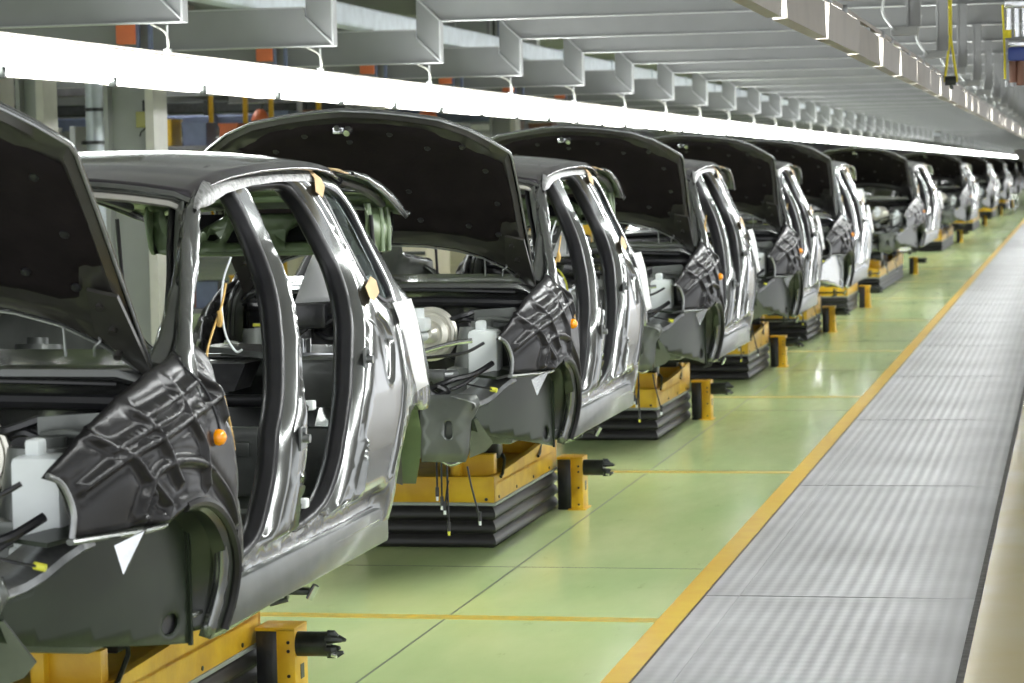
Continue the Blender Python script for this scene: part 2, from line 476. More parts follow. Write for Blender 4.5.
# ------------------------------------------------------------------ cowl, firewall, floor
bm = bmesh.new()
rows = []
for k in range(-14, 15):
    u = k/14; x = CX+.70*u; y = 6.55+.10*u*u; z = 1.318-.012*u*u-(.05*max(0, abs(u)-.9)*10 if abs(u) > .9 else 0)
    rows.append([(x, y+.30, z+.03), (x, y+.10, z+.004), (x, y+.02, z+.006), (x, y-.014, z-.002), (x, y-.02, z-.02), (x, y-.008, z-.036), (x, y+.02, z-.04), (x, y+.05, z-.09), (x, y+.05, z-.16)])
sheet(bm, rows); fixn(bm); link('cowl_panel', bm, 'body', car, ang=50)
bm = bmesh.new(); pts = []
tube(bm, [(CX+.66*u, 6.53+.10*u*u, 1.235-.02*u*u) for u in [k/10 for k in range(-10, 11)]], .022, 8)
tube(bm, [(CX+.60*u, 6.50+.10*u*u, 1.29-.02*u*u) for u in [k/10 for k in range(-10, 11)]], .006, 6)
fixn(bm); link('cowl_seal', bm, 'rubber', car)
bm = bmesh.new(); rows = []
for i in range(15):
    z = 1.27-.045*i; row = []
    for k in range(-16, 17):
        u = k/16; row.append((CX+.67*u, 6.64+.02*math.sin(k*1.3)*math.cos(i*.9)+.03*math.cos(i*.5), z))
    rows.append(row)
sheet(bm, rows); fixn(bm); link('firewall', bm, 'black', car)

bm = bmesh.new(); rows = []
for i in range(31):
    y = 6.75+i*.077; row = []
    for k in range(-12, 13):
        u = k/12
        z = .635 + (.13*math.exp(-(u/.16)**2)) + (.008*math.sin(k*2.1) if i % 6 < 4 else .02) + (.14 if y > 8.6 else 0)*min(1, (y-8.6)/.15 if y > 8.6 else 0)
        row.append((CX+(.74 if y < 8.6 else .62)*u, y, z))
    rows.append(row)
sheet(bm, rows); fixn(bm); solid(link('floor_pan', bm, 'inner', car), .01)
# sills inside, cross members
bm = bmesh.new()
for s in (-1, 1): box(bm, *(sorted((CX+s*.70, CX+s*.80))), 6.85, 8.62, .575, .70, .012)
box(bm, CX-.70, CX+.70, 7.45, 7.55, .63, .73, .015); box(bm, CX-.70, CX+.70, 8.0, 8.1, .63, .75, .015)
link('sill_member', bm, 'plate', car)
# sound deadening mats on the floor
bm = bmesh.new()
box(bm, CX+.18, CX+.66, 6.95, 7.42, .655, .668, .004); box(bm, CX+.18, CX+.66, 7.58, 7.97, .655, .668, .004); box(bm, CX-.66, CX-.18, 7.0, 7.95, .655, .668, .004)
link('floor_mat', bm, mat('sealed_floor_mat', (.26, .25, .19), .6, noise=.3, nscale=20), car)

# dash crossbar and its brackets
bm = bmesh.new()
tube(bm, [(CX-.70, 6.98, 1.17), (CX-.3, 6.97, 1.19), (CX+.3, 6.97, 1.19), (CX+.70, 6.98, 1.17)], .028, 10)
for x in (-.5, -.12, .12, .45): box(bm, CX+x-.02, CX+x+.02, 6.80, 6.99, .95, 1.19, .006)
link('dash_crossbar', bm, 'darksteel', car)
# rear wheel housings
for s in (1, -1):
    bm = bmesh.new(); rows = []
    for i in range(13):
        a = math.pi*i/12; yc = 9.05 - .43*math.cos(a); zc = .66 + .46*math.sin(a)
        rows.append([(CX+.63, yc, zc), (CX+.60, yc, zc+.01), (CX+.56, yc*.95+9.05*.05, zc), (CX+.50, yc*.85+9.05*.15, zc*.92+.05), (CX+.47, yc*.4+9.05*.6, zc*.5+.33)])
    sheet(bm, rows)
    cyl(bm, (CX+.60, 9.02, 1.13), (0, .1, 1), .10, .18, 18, .085)
    box(bm, CX+.46, CX+.66, 8.66, 8.86, 1.02, 1.19, .02)
    cyl(bm, (CX+.60, 9.02, 1.23), (0, .1, 1), .04, .03, 12)
    if s < 0:
        b3 = mirror_bm(bm); bm.free(); bm = b3
    fixn(bm); link('wheel_housing', bm, 'inner', car)
# rear arch liner seen from outside (dark green hollow)
for s in (1, -1):
    bm = bmesh.new(); rows = []
    arc = [(8.644,.70),(8.66,.78),(8.70,.86),(8.78,.93),(8.90,.985),(9.04,1.005),(9.18,.985),(9.34,.95),(9.47,.86),(9.52,.74),(9.53,.66)]
    for y, z in arc: rows.append([(sx(y, z)-d, y, z) for d in ((.004, .05, .15, .28) if y < 9.25 else (.03, .09, .15, .28))])
    sheet(bm, rows)
    prism(bm, [(CX+.53, y, z) for y, z in arc], (.004, 0, 0))
    if s < 0:
        b3 = mirror_bm(bm); bm.free(); bm = b3
    fixn(bm); link('rear_arch_liner', bm, 'green', car)
# rear shelf bracket (bright plate), black crossbar and plastic trim under it
bm = bmesh.new()
prism(bm, [(CX+.52, 9.36, 1.135), (CX+.12, 9.40, 1.14), (CX-.16, 9.62, 1.15), (CX-.16, 9.76, 1.15), (CX+.52, 9.76, 1.14)], (0, 0, .022))
for x in (.10, .24): cyl(bm, (CX+x, 9.58, 1.18), (0, 0, 1), .022, .04, 10)
link('shelf_bracket', bm, 'chrome', car)
bm = bmesh.new()
box(bm, CX-.62, CX+.46, 9.30, 9.36, .965, 1.01, .012)
prism(bm, [(CX-.30, 9.42, 1.12), (CX+.06, 9.40, 1.12), (CX+.02, 9.38, 1.02), (CX-.20, 9.38, 1.0)], (0, .2, 0))
link('rear_trim', bm, 'black', car)
bm = bmesh.new(); box(bm, CX-.60, CX+.62, 8.62, 8.66, .72, .96, .015)
for x in (-.4, -.1, .2): box(bm, CX+x, CX+x+.12, 8.605, 8.63, .86, .91, .006)
link('rear_cross_panel', bm, 'plate', car)
# tail panel
bm = bmesh.new(); rows = []
for k in range(-12, 13):
    u = k/12; x = CX+.61*u; y = 9.86-.07*u*u
    zt = 1.13 + .19*max(0, (abs(u)-.72)/.28)**.7
    rows.append([(x, y-.10, zt), (x, y-.02, zt), (x, y, zt-.03), (x-.03*u, y+.01, 1.02), (x-.08*u, y, .95), (x-.12*u, y-.04, .80), (x-.12*u, y-.2, .76)])
sheet(bm, rows); fixn(bm); solid(link('tail_panel', bm, ['body', 'inner'], car), .02)
bm = bmesh.new(); box(bm, CX-.50, CX+.50, 8.9, 9.8, .76, .78, .005)
for k in range(6): box(bm, CX-.5+k*.18, CX-.44+k*.18, 8.95, 9.7, .78, .79, .004)
link('boot_floor', bm, 'inner', car)

# ------------------------------------------------------------------ hatch held open
hatch_parts = []
HZ = [(8.93,1.822),(9.2,1.806),(9.4,1.785),(9.7,1.738),(9.9,1.695),(10.04,1.662)]
def hatchp(y, u, e=0):
    hw = .60 - .075*(max(0, y-8.93)/1.05)**1.5
    return Vector((CX+hw*u, y, lerp(HZ, y)+.035*(1-abs(u)**3)+e))
hy = [8.95,9.02,9.08,9.2,9.35,9.5,9.62,9.70,9.78,9.88,9.97,10.04]
hu = [-1,-.96,-.88,-.8,-.5,-.2,.2,.5,.8,.88,.96,1]
bm = bmesh.new()
VV = [[bm.verts.new(hatchp(y, u)) for u in hu] for y in hy]
for i in range(len(hy)-1):
    for j in range(len(hu)-1):
        if 2 <= i < 7 and 3 <= j < 8: continue
        bm.faces.new((VV[i][j], VV[i][j+1], VV[i+1][j+1], VV[i+1][j]))
fixn(bm); hatch = link('hatch', bm, ['body', 'green'], car, ang=50); solid(hatch, .014, -1, 1)
for s in (-1, 1):   # silver edge band of the lid, tapering to a point
    bm = bmesh.new(); rows = []
    for y, h in ((8.98,.012),(9.2,.022),(9.45,.034),(9.7,.042),(9.9,.040),(10.02,.030),(10.09,.010)):
        p = hatchp(min(y, 10.04), s*1.0)
        rows.append([(p.x-s*.03, y, p.z+.006), (p.x+s*.004, y, p.z+.002-.02*max(0, y-10.04)), (p.x+s*.012, y, p.z-h*.5), (p.x+s*.006, y, p.z-h)])
    sheet(bm, rows); fixn(bm); solid(link('hatch_edge', bm, 'body', hatch, ang=60), .004, 0)
# inner frame: drooping lower panel with cut-outs and side returns
ho = dense([(-.48,1.71),(-.485,1.62),(-.475,1.555),(-.45,1.515),(-.40,1.505),(.40,1.505),(.45,1.515),(.475,1.555),(.485,1.62),(.48,1.71),(.30,1.735),(-.30,1.735)], .03)
def hole(c, w, h): return dense([(c[0]-w/2, c[1]-h/2), (c[0]+w/2, c[1]-h/2), (c[0]+w/2, c[1]+h/2), (c[0]-w/2, c[1]+h/2)], .03)
tri = lambda pts: dense(pts, .03)
hh = []
for q in (-1, 1):
    hh += [tri([(q*.44,1.68),(q*.425,1.61),(q*.385,1.565),(q*.345,1.57),(q*.19,1.655),(q*.18,1.70),(q*.40,1.71)]), tri([(q*.19,1.548),(q*.05,1.548),(q*.06,1.60),(q*.13,1.64),(q*.17,1.60)]), tri([(q*.27,1.56),(q*.235,1.555),(q*.215,1.57),(q*.23,1.592),(q*.26,1.588)]), hole((q*.31,1.535), .034, .026)]
hh += [tri([(-.12,1.66),(.12,1.66),(.14,1.70),(0,1.715),(-.14,1.70)])]
V2, F2 = region(ho, hh, .03, rings=(.008, .02))
def hz(u, z):
    dh = min(dist((u, z), h) for h in hh)
    return Vector((CX+u, 9.93+.045*math.sin((z-1.5)/.22*math.pi)-.02*u*u*4 - .014*math.exp(-((dh-.02)/.008)**2) + (.012 if dh < .006 else 0), z))
bm = skin(V2, F2, hz)
tube(bm, [(CX-.42, 9.93, 1.512), (CX+.42, 9.93, 1.512)], .010, 8)
fixn(bm); solid(link('hatch_inner_panel', bm, 'green', hatch, ang=50), .008)
for s in (-1, 1):
    bm = bmesh.new()
    ys_ = 9.60 if s > 0 else 9.86
    sheet(bm, [[(CX+s*.475, max(y, ys_+(y-9.6)*.28), z0), (CX+s*.485, max(y, ys_+(y-9.6)*.28), (z0+z1)/2), (CX+s*.475, max(y, ys_+(y-9.6)*.28), z1-.02)] for y, z0, z1 in ((9.60,1.60,1.725),(9.68,1.54,1.71),(9.78,1.515,1.70),(9.88,1.51,1.69),(9.96,1.515,1.68))])
    if s > 0:
        tube(bm, [(CX+s*.482, 9.62, 1.70), (CX+s*.484, 9.63, 1.62), (CX+s*.480, 9.70, 1.53)], .010, 8, 4)
        tube(bm, [(CX+s*.485, 9.80, 1.69), (CX+s*.488, 9.80, 1.52)], .008, 8); tube(bm, [(CX+s*.485, 9.90, 1.68), (CX+s*.488, 9.90, 1.52)], .008, 8)
    fixn(bm); solid(link('hatch_side_return', bm, 'green', hatch, ang=50), .006, 0)
bm = bmesh.new()   # outer skin of the lower hatch, blackened so the cut-outs look shaded
sheet(bm, [[(CX+.48*u, y-.03*u*u, z) for u in [k/6 for k in range(-6, 7)]] for y, z in ((10.03,1.665),(10.05,1.62),(10.03,1.56),(9.97,1.515))])
fixn(bm); link('hatch_outer_skin', bm, 'rubber', hatch)
for s in (-1, 1):
    bm = bmesh.new(); tube(bm, [(CX+s*.53, 9.05, 1.79), (CX+s*.53, 9.4, 1.755), (CX+s*.50, 9.75, 1.70)], .018, 8, 4)
    fixn(bm); link('hatch_rail', bm, 'rubber', hatch)
    bm = bmesh.new(); tube(bm, [(CX+s*.40, 9.93, 1.515), (CX+s*.405, 9.92, 1.475)], .009, 8); link('rubber_stop', bm, 'black', hatch)
bm = bmesh.new(); tube(bm, [(CX-.48, 9.76, 1.722), (CX+.48, 9.76, 1.722)], .012, 8); fixn(bm); link('hatch_cross_rail', bm, 'green', hatch)
for s in (-1, 1):
    bm = bmesh.new(); tube(bm, [(CX+s*.50, 9.68, 1.20), (CX+s*.50, 9.60, 1.66)], .008, 8); link('gas_strut', bm, 'black', hatch)

# ------------------------------------------------------------------ hood (raised) : coordinates u across, v up along the hood
HO = Vector((CX, 6.68, 1.292)); HV = Vector((0, -.70, .714)); HN = Vector((0, .714, .70))
HOUT = [(0,1.118),(.14,1.105),(.27,1.085),(.42,1.055),(.54,.995),(.63,.925),(.702,.862),(.708,.83),(.705,.6),(.695,.3),(.685,.05),(.665,.0),(.62,.05),(.56,.11),(.46,.17),(.34,.205),(.20,.222),(0,.228)]
hout = HOUT + [(-u, v) for u, v in HOUT[-2:0:-1]]
hd = dense(hout, .05)
V2, F2 = region(hd, [], .08, orings=(.012, .03))
def hood3(u, v, e=0.):
    d = dist((u, v), hd); b = .075*(1-(u/.72)**2)*(1 - max(0, v-.7)*.8) - .03*max(0, (v-.8)/.3)**2
    lip = .018*max(0, 1-d/.014)
    return HO + Vector((u, 0, 0)) + HV*v + HN*(b-lip+e)
bm = skin(V2, F2, hood3, flip=False)
fixn(bm); hood = link('hood', bm, ['body', 'hoodrim'], car, ang=70); md = solid(hood, .008, 0, 0)
# inner stamping with rim
V3, F3 = region([p for p in offs(hd, -.012)], [], .06, orings=(.02,.04))
def hoodin(u, v):
    d = dist((u, v), hd)
    b = hood3(u, v) - HN*(.018 + (.02 if d > .03 else 0) - (.012 if .05 < d < .075 else 0))
    return b
bm = skin(V3, F3, hoodin, flip=True); fixn(bm); link('hood_inner_frame', bm, 'hoodrim', hood, ang=60)
pad = [(0,1.035),(.18,1.025),(.34,.995),(.47,.93),(.58,.85),(.662,.80),(.674,.6),(.664,.44),(.60,.42),(.565,.30),(.50,.285),(.40,.31),(.25,.325),(0,.33)]
pad = pad + [(-u, v) for u, v in pad[-2:0:-1]]
pdn = dense(pad, .04)
V4, F4 = region(pdn, [], .045, orings=(.012, .03))
def pad3(u, v):
    d = dist((u, v), pdn); e = .050 - .016*max(0, 1-d/.03)
    for (a, b, ra, rb) in ((0,.72,.17,.22),(.38,.66,.15,.20),(-.38,.66,.15,.20),(.33,.42,.20,.05),(-.33,.42,.20,.05)):
        q = math.hypot((u-a)/ra, (v-b)/rb)
        if q < 1: e -= .007*min(1, (1-q)*2.5)**2
    return hood3(u, v) - HN*e
bm = skin(V4, F4, pad3, flip=True); fixn(bm); link('hood_lining', bm, 'hoodpad', hood, ang=70)
for u, v in ((.58,.76),(.60,.56),(.57,.36),(.34,.88),(.20,.60),(.22,.42),(0,.92),(.44,.40),(0,.45),(.50,.90),(.19,.97)):
    for s in ((-1, 1) if u else (1,)):
        c = hood3(s*u, v)-HN*.052; bm = bmesh.new(); lathe(bm, c, -HN, [(.014,-.004),(.013,.002),(.006,.004)], 10); link('lining_clip', bm, 'black', hood)
bm = bmesh.new(); c = hood3(.0, 1.0)-HN*.045
box(bm, c.x-.055, c.x+.03, c.y-.012, c.y+.012, c.z-.018, c.z+.02, .004); cyl(bm, (c.x+.015, c.y-.03, c.z-.01), (0, -1, -.5), .022, .03, 14, .014)
cyl(bm, (c.x-.03, c.y-.02, c.z+.01), (0, -1, -.3), .014, .03, 10)
link('hood_latch', bm, 'chrome', hood)
for s in (-1, 1):
    bm = bmesh.new()
    pts = [(s*.690, .0), (s*.62, .05), (s*.575, .20), (s*.60, .36), (s*.69, .36)]
    A = [hood3(u, v)-HN*.045 for u, v in pts]
    A[0] = Vector((CX+s*.69, 6.69, 1.255)); A[1] = Vector((CX+s*.655, 6.66, 1.30))
    prism(bm, A, -HN*.012)
    for u, v in ((.62,.12),(.635,.22),(.625,.31)): cyl(bm, hood3(s*u, v)-HN*.062, HN, .011, .02, 10)
    fixn(bm); link('hood_hinge', bm, 'hoodrim', hood)
bm = bmesh.new(); tube(bm, [hood3(u, v)-HN*.008 for u, v in hd+hd[:1]], .0045, 6, caps=False); link('hood_hem', bm, 'steel', hood)

# ------------------------------------------------------------------ front fenders (ribbed charcoal panels)
FTOP = [(5.925,1.100),(5.945,1.117),(6.092,1.196),(6.28,1.265),(6.46,1.31),(6.62,1.335),(6.716,1.35),(6.80,1.372),(6.86,1.36),(6.885,1.315),(6.86,1.25),(6.85,1.19),(6.86,1.10),(6.875,1.02),(6.89,.931),(6.925,.85),(6.939,.757),(6.925,.66),(6.90,.575)]
FLOW = [(6.86,.58),(6.872,.66),(6.867,.74),(6.836,.813),(6.759,.885),(6.652,.942),(6.532,.970),(6.437,.968),(6.383,.955),(6.342,.943),(6.263,.939),(6.088,.945),(5.984,.947),(5.99,1.0),(5.985,1.045),(5.965,1.085)]
FP = dense(FTOP+FLOW, .025)
ftab = FTOP[:9]
def fx(y, z, e=0.):
    zt = lerp(ftab, y) if y < 6.87 else 1.36
    t = max(0, 1-(zt-z)/.17)
    return sx(y, z) - .035*t*t*min(1, max(0, y-5.93)/.4) + .006*(1-t*t) + e
ARC = [(5.99,.947),(6.342,.943),(6.437,.968),(6.532,.970),(6.652,.942),(6.759,.885),(6.836,.813),(6.867,.74),(6.872,.66),(6.86,.58)]
RIBS = [[(6.025,1.06),(6.176,1.118),(6.375,1.156),(6.564,1.189),(6.80,1.222)],
        [(6.15,1.142),(6.343,1.185),(6.501,1.211),(6.545,1.255)],
        [(6.10,1.185),(6.208,1.126),(6.257,1.073),(6.30,1.038),(6.36,.985)],
        [(6.29,1.235),(6.357,1.165),(6.396,1.087),(6.43,1.03)],
        [(6.535,1.285),(6.554,1.201),(6.599,1.126),(6.60,1.066),(6.605,1.0)],
        [(6.26,1.02),(6.31,1.07),(6.412,1.086),(6.526,1.076),(6.641,1.039),(6.77,.955),(6.84,.87)],
        [(6.225,.965),(6.25,1.01),(6.275,1.028),(6.285,1.01),(6.255,.965),(6.225,.965)],
        [(6.316,1.212),(6.516,1.245),(6.70,1.275)], [(6.70,1.34),(6.74,1.28),(6.80,1.24),(6.82,1.16)]]
RS = [[(p.x, p.y) for p in spline([(a, b, 0) for a, b in r], 5)] for r in RIBS]
def rdist(p):
    best = 9.
    for r in RS:
        for (ax, ay), (bx, by) in zip(r, r[1:]):
            if min(ax, bx)-.04 > p[0] or max(ax, bx)+.04 < p[0]: continue
            dx = bx-ax; dy = by-ay; l = dx*dx+dy*dy or 1e-9; t = max(0, min(1, ((p[0]-ax)*dx+(p[1]-ay)*dy)/l))
            best = min(best, math.hypot(p[0]-ax-t*dx, p[1]-ay-t*dy))
    return best
FD = []
for r_ in RS:
    for w_ in (-.034,-.024,-.016,-.009,-.004,0,.004,.009,.016,.024,.034):
        for i_ in range(1, len(r_)-1):
            tx, ty = r_[i_+1][0]-r_[i_-1][0], r_[i_+1][1]-r_[i_-1][1]; l_ = math.hypot(tx, ty) or 1
            for q_ in (0, .5):
                FD.append((r_[i_][0]*(1-q_)+r_[i_+1][0]*q_-ty/l_*w_, r_[i_][1]*(1-q_)+r_[i_+1][1]*q_+tx/l_*w_))
V5, F5 = region(FP, [], .016, orings=(.008,), pts=FD)
def fend3(y, z):
    d = dist((y, z), FP); r = rdist((y, z))
    e = .017*math.exp(-(r/.0095)**2) - .007*math.exp(-((r-.024)/.009)**2)
    e += .02*max(0, 1-dist((y, z), ARC)/.035) if z < 1.0 and y > 6.3 else 0
    e -= .008*max(0, 1-d/.008)
    e += .003*math.sin(y*17)*math.sin(z*22) + (.006*math.sin(y*52+z*30) if y > 6.72 and z > 1.22 else 0)
    return Vector((fx(y, z, e), y, z))
fbm = skin(V5, F5, fend3)
fL = mirror_bm(fbm)
for b, s in ((fbm, 1), (fL, -1)):
    fen = solid(link('front_fender', b, 'fender', car, ang=80), .006)
    bm = bmesh.new()   # bright rolled front edge
    pts = [(fx(y, z)+.001, y, z) for y, z in ((5.93,1.105),(5.965,1.085),(5.985,1.045),(5.992,1.0),(5.985,.947))]
    if s < 0: pts = [(2*CX-x, y, z) for x, y, z in pts]
    tube(bm, pts, .008, 8, 4); link('fender_edge', bm, 'steel', fen)
    bm = bmesh.new()
    pts = [(fx(y, z)-.004, y, z) for y, z in ((5.985,.938),(6.088,.936),(6.263,.930),(6.342,.934))]
    if s < 0: pts = [(2*CX-x, y, z) for x, y, z in pts]
    tube(bm, pts, .010, 8, 3, sx=.8, sy=1.4); link('fender_flange', bm, 'plate', fen)
# turn signal with its cord
bm = bmesh.new(); y, z = 6.711, 1.119
lathe(bm, (fx(y, z)+.004, y, z), (1, -.1, 0), [(.022,0),(.023,.008),(.018,.02),(.008,.026)], 16)
ts = link('turn_signal', bm, 'orange', car); ts['label'] = 'orange indicator lamp'
bm = bmesh.new(); tube(bm, [(fx(y, z)+.012, y, z+.02), (fx(y, 1.18)+.012, 6.72, 1.18), (fx(6.73, 1.25)+.012, 6.70, 1.25), (fx(6.66, 1.30)+.01, 6.64, 1.31)], .004, 6, 4)
link('signal_wire', bm, 'black', ts)
bm = bmesh.new(); tube(bm, [(-2.39, 7.3, 1.504), (-2.395, 7.27, 1.44), (-2.399, 7.2, 1.375), (-2.386, 7.1, 1.311), (-2.345, 7.0, 1.262), (-2.27, 6.88, 1.219), (-2.25, 6.875, 1.14), (-2.245, 6.895, 1.065)], .0035, 6, 4)
tube(bm, [(-2.392, 7.24, 1.425), (-2.386, 7.23, 1.405), (-2.392, 7.235, 1.385)], .008, 6, 4)
link('tie_cord', bm, 'ochre', car)
bm = bmesh.new(); tube(bm, [(-2.47, 7.6, 1.57), (-2.49, 7.58, 1.50), (-2.49, 7.56, 1.42), (-2.48, 7.56, 1.34), (-2.45, 7.56, 1.29), (-2.43, 7.56, 1.295)], .0035, 6, 4); link('hook_rod', bm, 'tank', car)
bm = bmesh.new(); tube(bm, [(CX+.30, 8.75, 1.30), (CX+.38, 8.74, 1.29), (CX+.43, 8.72, 1.22), (CX+.44, 8.72, 1.10), (CX+.44, 8.70, .98)], .006, 6, 5); link('yellow_wire', bm, 'yellowwire', car)

# ------------------------------------------------------------------ apron, front wheel well
for s in (1, -1):
    def fl(bm):
        if s < 0:
            b3 = mirror_bm(bm); bm.free(); bm = b3
        return bm
    PLAN = [(5.84,-2.505),(5.93,-2.49),(6.03,-2.47),(6.12,-2.445),(6.22,-2.42),(6.4,-2.39),(6.55,-2.36),(6.74,-2.335)]
    PLAN = [(5.84+.03*k, -2.505+.17*math.sin(math.pi/2*min(1, .03*k/.9))) for k in range(31)]
    TOPZ = [(5.84,.83),(5.93,.84),(6.03,.87),(6.12,.91),(6.22,.955),(6.4,.975),(6.74,.93)]
    BOTZ = [(5.84,.63),(5.93,.585),(6.03,.565),(6.74,.56)]
    ao = dense([(y, lerp(TOPZ, y)) for y, _ in PLAN] + [(6.74,.56),(6.4,.612),(6.1,.662),(5.93,.695),(5.84,.72)], .04)
    hc = [(6.61+.055*math.cos(t*math.pi/8), .634+.026*math.sin(t*math.pi/8)) for t in range(16)]
    Va, Fa = region(ao, [hc], .04, rings=(.01,))
    bm = skin(Va, Fa, lambda y, z: Vector((lerp(PLAN, y) + (-.003 if dist((y, z), hc) < .004 else 0), y, z)))
    # seams and the flange down the rear edge
    box(bm, -2.338, -2.328, 6.735, 6.75, .555, .93)
    apr = solid(link('wheel_apron', fl(bm), 'apron', car, ang=60), .008)
    bm = bmesh.new(); prism(bm, [(lerp(PLAN, 6.61)-.012, 6.61+.065*math.cos(t*math.pi/8), .634+.034*math.sin(t*math.pi/8)) for t in range(16)], (-.003, 0, 0)); link('access_hole', fl(bm), 'black', apr)
    bm = bmesh.new()   # bright top lip, then the pointed bracket
    lip = [(5.82,.828),(5.93,.838),(6.0,.855),(6.08,.885),(6.15,.905),(6.20,.91)]
    sheet(bm, [[(lerp(PLAN, y)-.09, y+.01, z+.035), (lerp(PLAN, y)-.02, y, z+.018), (lerp(PLAN, y)+.012, y, z+.006), (lerp(PLAN, y)+.016, y, z-.008), (lerp(PLAN, y)+.004, y, z-.016)] for y, z in lip])
    fixn(bm); solid(link('apron_lip', fl(bm), 'steel', apr), .004)
    bm = bmesh.new()
    prism(bm, [(-2.30, 6.10, .915), (-2.225, 6.11, .950), (-2.275, 6.09, .845)], (-.01, .05, 0))
    fixn(bm); link('bumper_bracket', fl(bm), 'chrome', apr)
    bm = bmesh.new(); prism(bm, [(-2.43, 5.99, .935), (-2.33, 6.35, .945), (-2.42, 6.38, .955), (-2.52, 6.0, .945)], (0, 0, -.012)); link('fender_support', fl(bm), 'apron', apr)
    # front wheel well: rear wall and roof swept from the arch edge inwards
    bm = bmesh.new(); rows = []
    for i, (y, z) in enumerate(spline([(a, b, 0) for a, b in ARC[1:]], 4) and [(p.x, p.y) for p in spline([(a, b, 0) for a, b in ARC[1:]], 4)]):
        rows.append([(fx(y, z)+.006-d, y-dd, z-dz) for d, dd, dz in ((0,-.006,0),(.012,.01,.004),(.02,.03,.01),(.05,.035,.01),(.055,.02,0),(.11,.04,.01),(.16,.06,.0),(.24,.10,0))])
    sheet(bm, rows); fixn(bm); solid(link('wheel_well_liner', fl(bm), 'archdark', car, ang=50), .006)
    bm = bmesh.new()
    tube(bm, [(fx(y, z)+.006, y, z) for y, z in ARC[2:]], .015, 8, 4)
    for y, z in ((6.80,.85),(6.862,.74),(6.86,.64)): cyl(bm, (fx(y, z)+.012, y+.02, z), (1, 0, 0), .008, .015, 10)
    link('arch_edge', fl(bm), 'fender', car)
    bm = bmesh.new()   # inner structure: strut tower, rail
    cyl(bm, (CX+.50, 6.35, 1.03), (.0, .05, 1), .13, .20, 22, .10); cyl(bm, (CX+.50, 6.355, 1.14), (0, .05, 1), .05, .03, 16)
    box(bm, CX+.36, CX+.66, 6.22, 6.62, .62, .96, .02)
    link('strut_tower', fl(bm), 'plate', car)
    bm = bmesh.new(); box(bm, CX+.38, CX+.48, 5.87, 6.64, .66, .80, .014)
    box(bm, CX+.30, CX+.56, 5.95, 6.25, .80, .812, .004)
    link('frame_rail', fl(bm), 'plate', car)
    bm = bmesh.new()   # nose end plate with oval hole
    po = dense([(.34,.87),(.585,.875),(.60,.83),(.56,.76),(.545,.62),(.53,.585),(.34,.585)], .03)
    oh = [(.462+.018*math.cos(t*math.pi/8), .722+(.022 if math.sin(t*math.pi/8) > 0 else -.022)+.018*math.sin(t*math.pi/8)) for t in range(16)]
    Vp, Fp = region(po, [oh], .05, rings=(.006,))
    bm = skin(Vp, Fp, lambda u, z: Vector((CX+u, 5.85 - (.006 if dist((u, z), oh) < .01 else 0), z)))
    for u, z in ((.37,.85),(.37,.80),(.48,.84),(.53,.845),(.37,.62),(.50,.80),(.39,.70)): cyl(bm, (CX+u, 5.845, z), (0, 1, 0), .005, .008, 8)
    fixn(bm); npl = solid(link('nose_plate', fl(bm), 'plate', car, ang=50), .02)
    bm = bmesh.new(); tube(bm, [(CX+.43, 5.85, .588), (CX+.47, 5.84, .575), (CX+.51, 5.85, .590)], .010, 8, 3); link('tow_lip', fl(bm), 'chrome', npl)
    bm = bmesh.new(); prism(bm, [(CX+.555, 5.86, .76), (CX+.585, 5.84, .77), (CX+.64, 5.90, .66), (CX+.60, 5.92, .62), (CX+.545, 5.86, .60)], (-.006, .02, 0)); link('stay_bracket', fl(bm), 'plate', npl)
# lower front cross member and bonnet slam tubes
bm = bmesh.new(); box(bm, CX-.36, CX+.36, 5.86, 5.93, .60, .70, .015); box(bm, CX-.36, CX+.36, 5.86, 5.89, .83, .88, .01)
link('front_crossmember', bm, 'plate', car)
bm = bmesh.new(); bm2 = bmesh.new()
tube(bm, [(-2.52, 5.93, 1.095), (-2.60, 5.90, 1.085), (-2.70, 5.86, 1.06), (-2.80, 5.85, 1.03), (-3.07, 5.84, 1.02), (-3.34, 5.85, 1.03), (-3.54, 5.90, 1.085), (-3.62, 5.93, 1.095)], .011, 8, 5)
link('headlamp_tube', bm, 'chrome', car)
tube(bm2, [(-2.47, 5.94, 1.085), (-2.55, 5.90, 1.045), (-2.68, 5.87, 1.03), (-2.82, 5.86, 1.02)], .007, 8, 5)
link('release_cable', bm2, 'black', car)

# ------------------------------------------------------------------ engine bay contents
bm = bmesh.new(); c = (-2.82, 6.42, 1.095)
lathe(bm, c, (0, -1, .05), [(.09,-.05),(.118,-.03),(.122,-.01),(.122,0),(.112,.004),(.110,.014),(.100,.016),(.096,.008),(.088,.008),(.084,.024),(.060,.030),(.056,.022),(.046,.022),(.040,.045),(.02,.06)], 40)
fixn(bm); boost = link('brake_booster', bm, mat('zinc_booster', (.72, .70, .62), .28, .6, noise=.1), car, ang=30); boost['label'] = 'bright round brake booster'
bm = bmesh.new(); cyl(bm, (-2.84, 6.30, 1.09), (0, 1, 0), .025, .16, 14)
box(bm, -2.895, -2.80, 6.24, 6.36, 1.115, 1.175, .012); cyl(bm, (-2.845, 6.30, 1.195), (0, 0, 1), .026, .045, 16)
link('fluid_reservoir', bm, 'tank', boost)
bm = bmesh.new()
box(bm, -2.595, -2.46, 6.16, 6.28, .88, 1.125, .02); box(bm, -2.565, -2.525, 6.19, 6.25, 1.12, 1.165, .01); 
box(bm, -2.60, -2.50, 6.15, 6.19, .86, .90, .01)
link('washer_tank', bm, 'tank', car)
bm = bmesh.new()
prism(bm, [(-2.62, 6.42, .98), (-2.62, 6.42, 1.20), (-2.44, 6.44, 1.21), (-2.36, 6.46, 1.12), (-2.40, 6.46, .98)], (0, .02, 0))
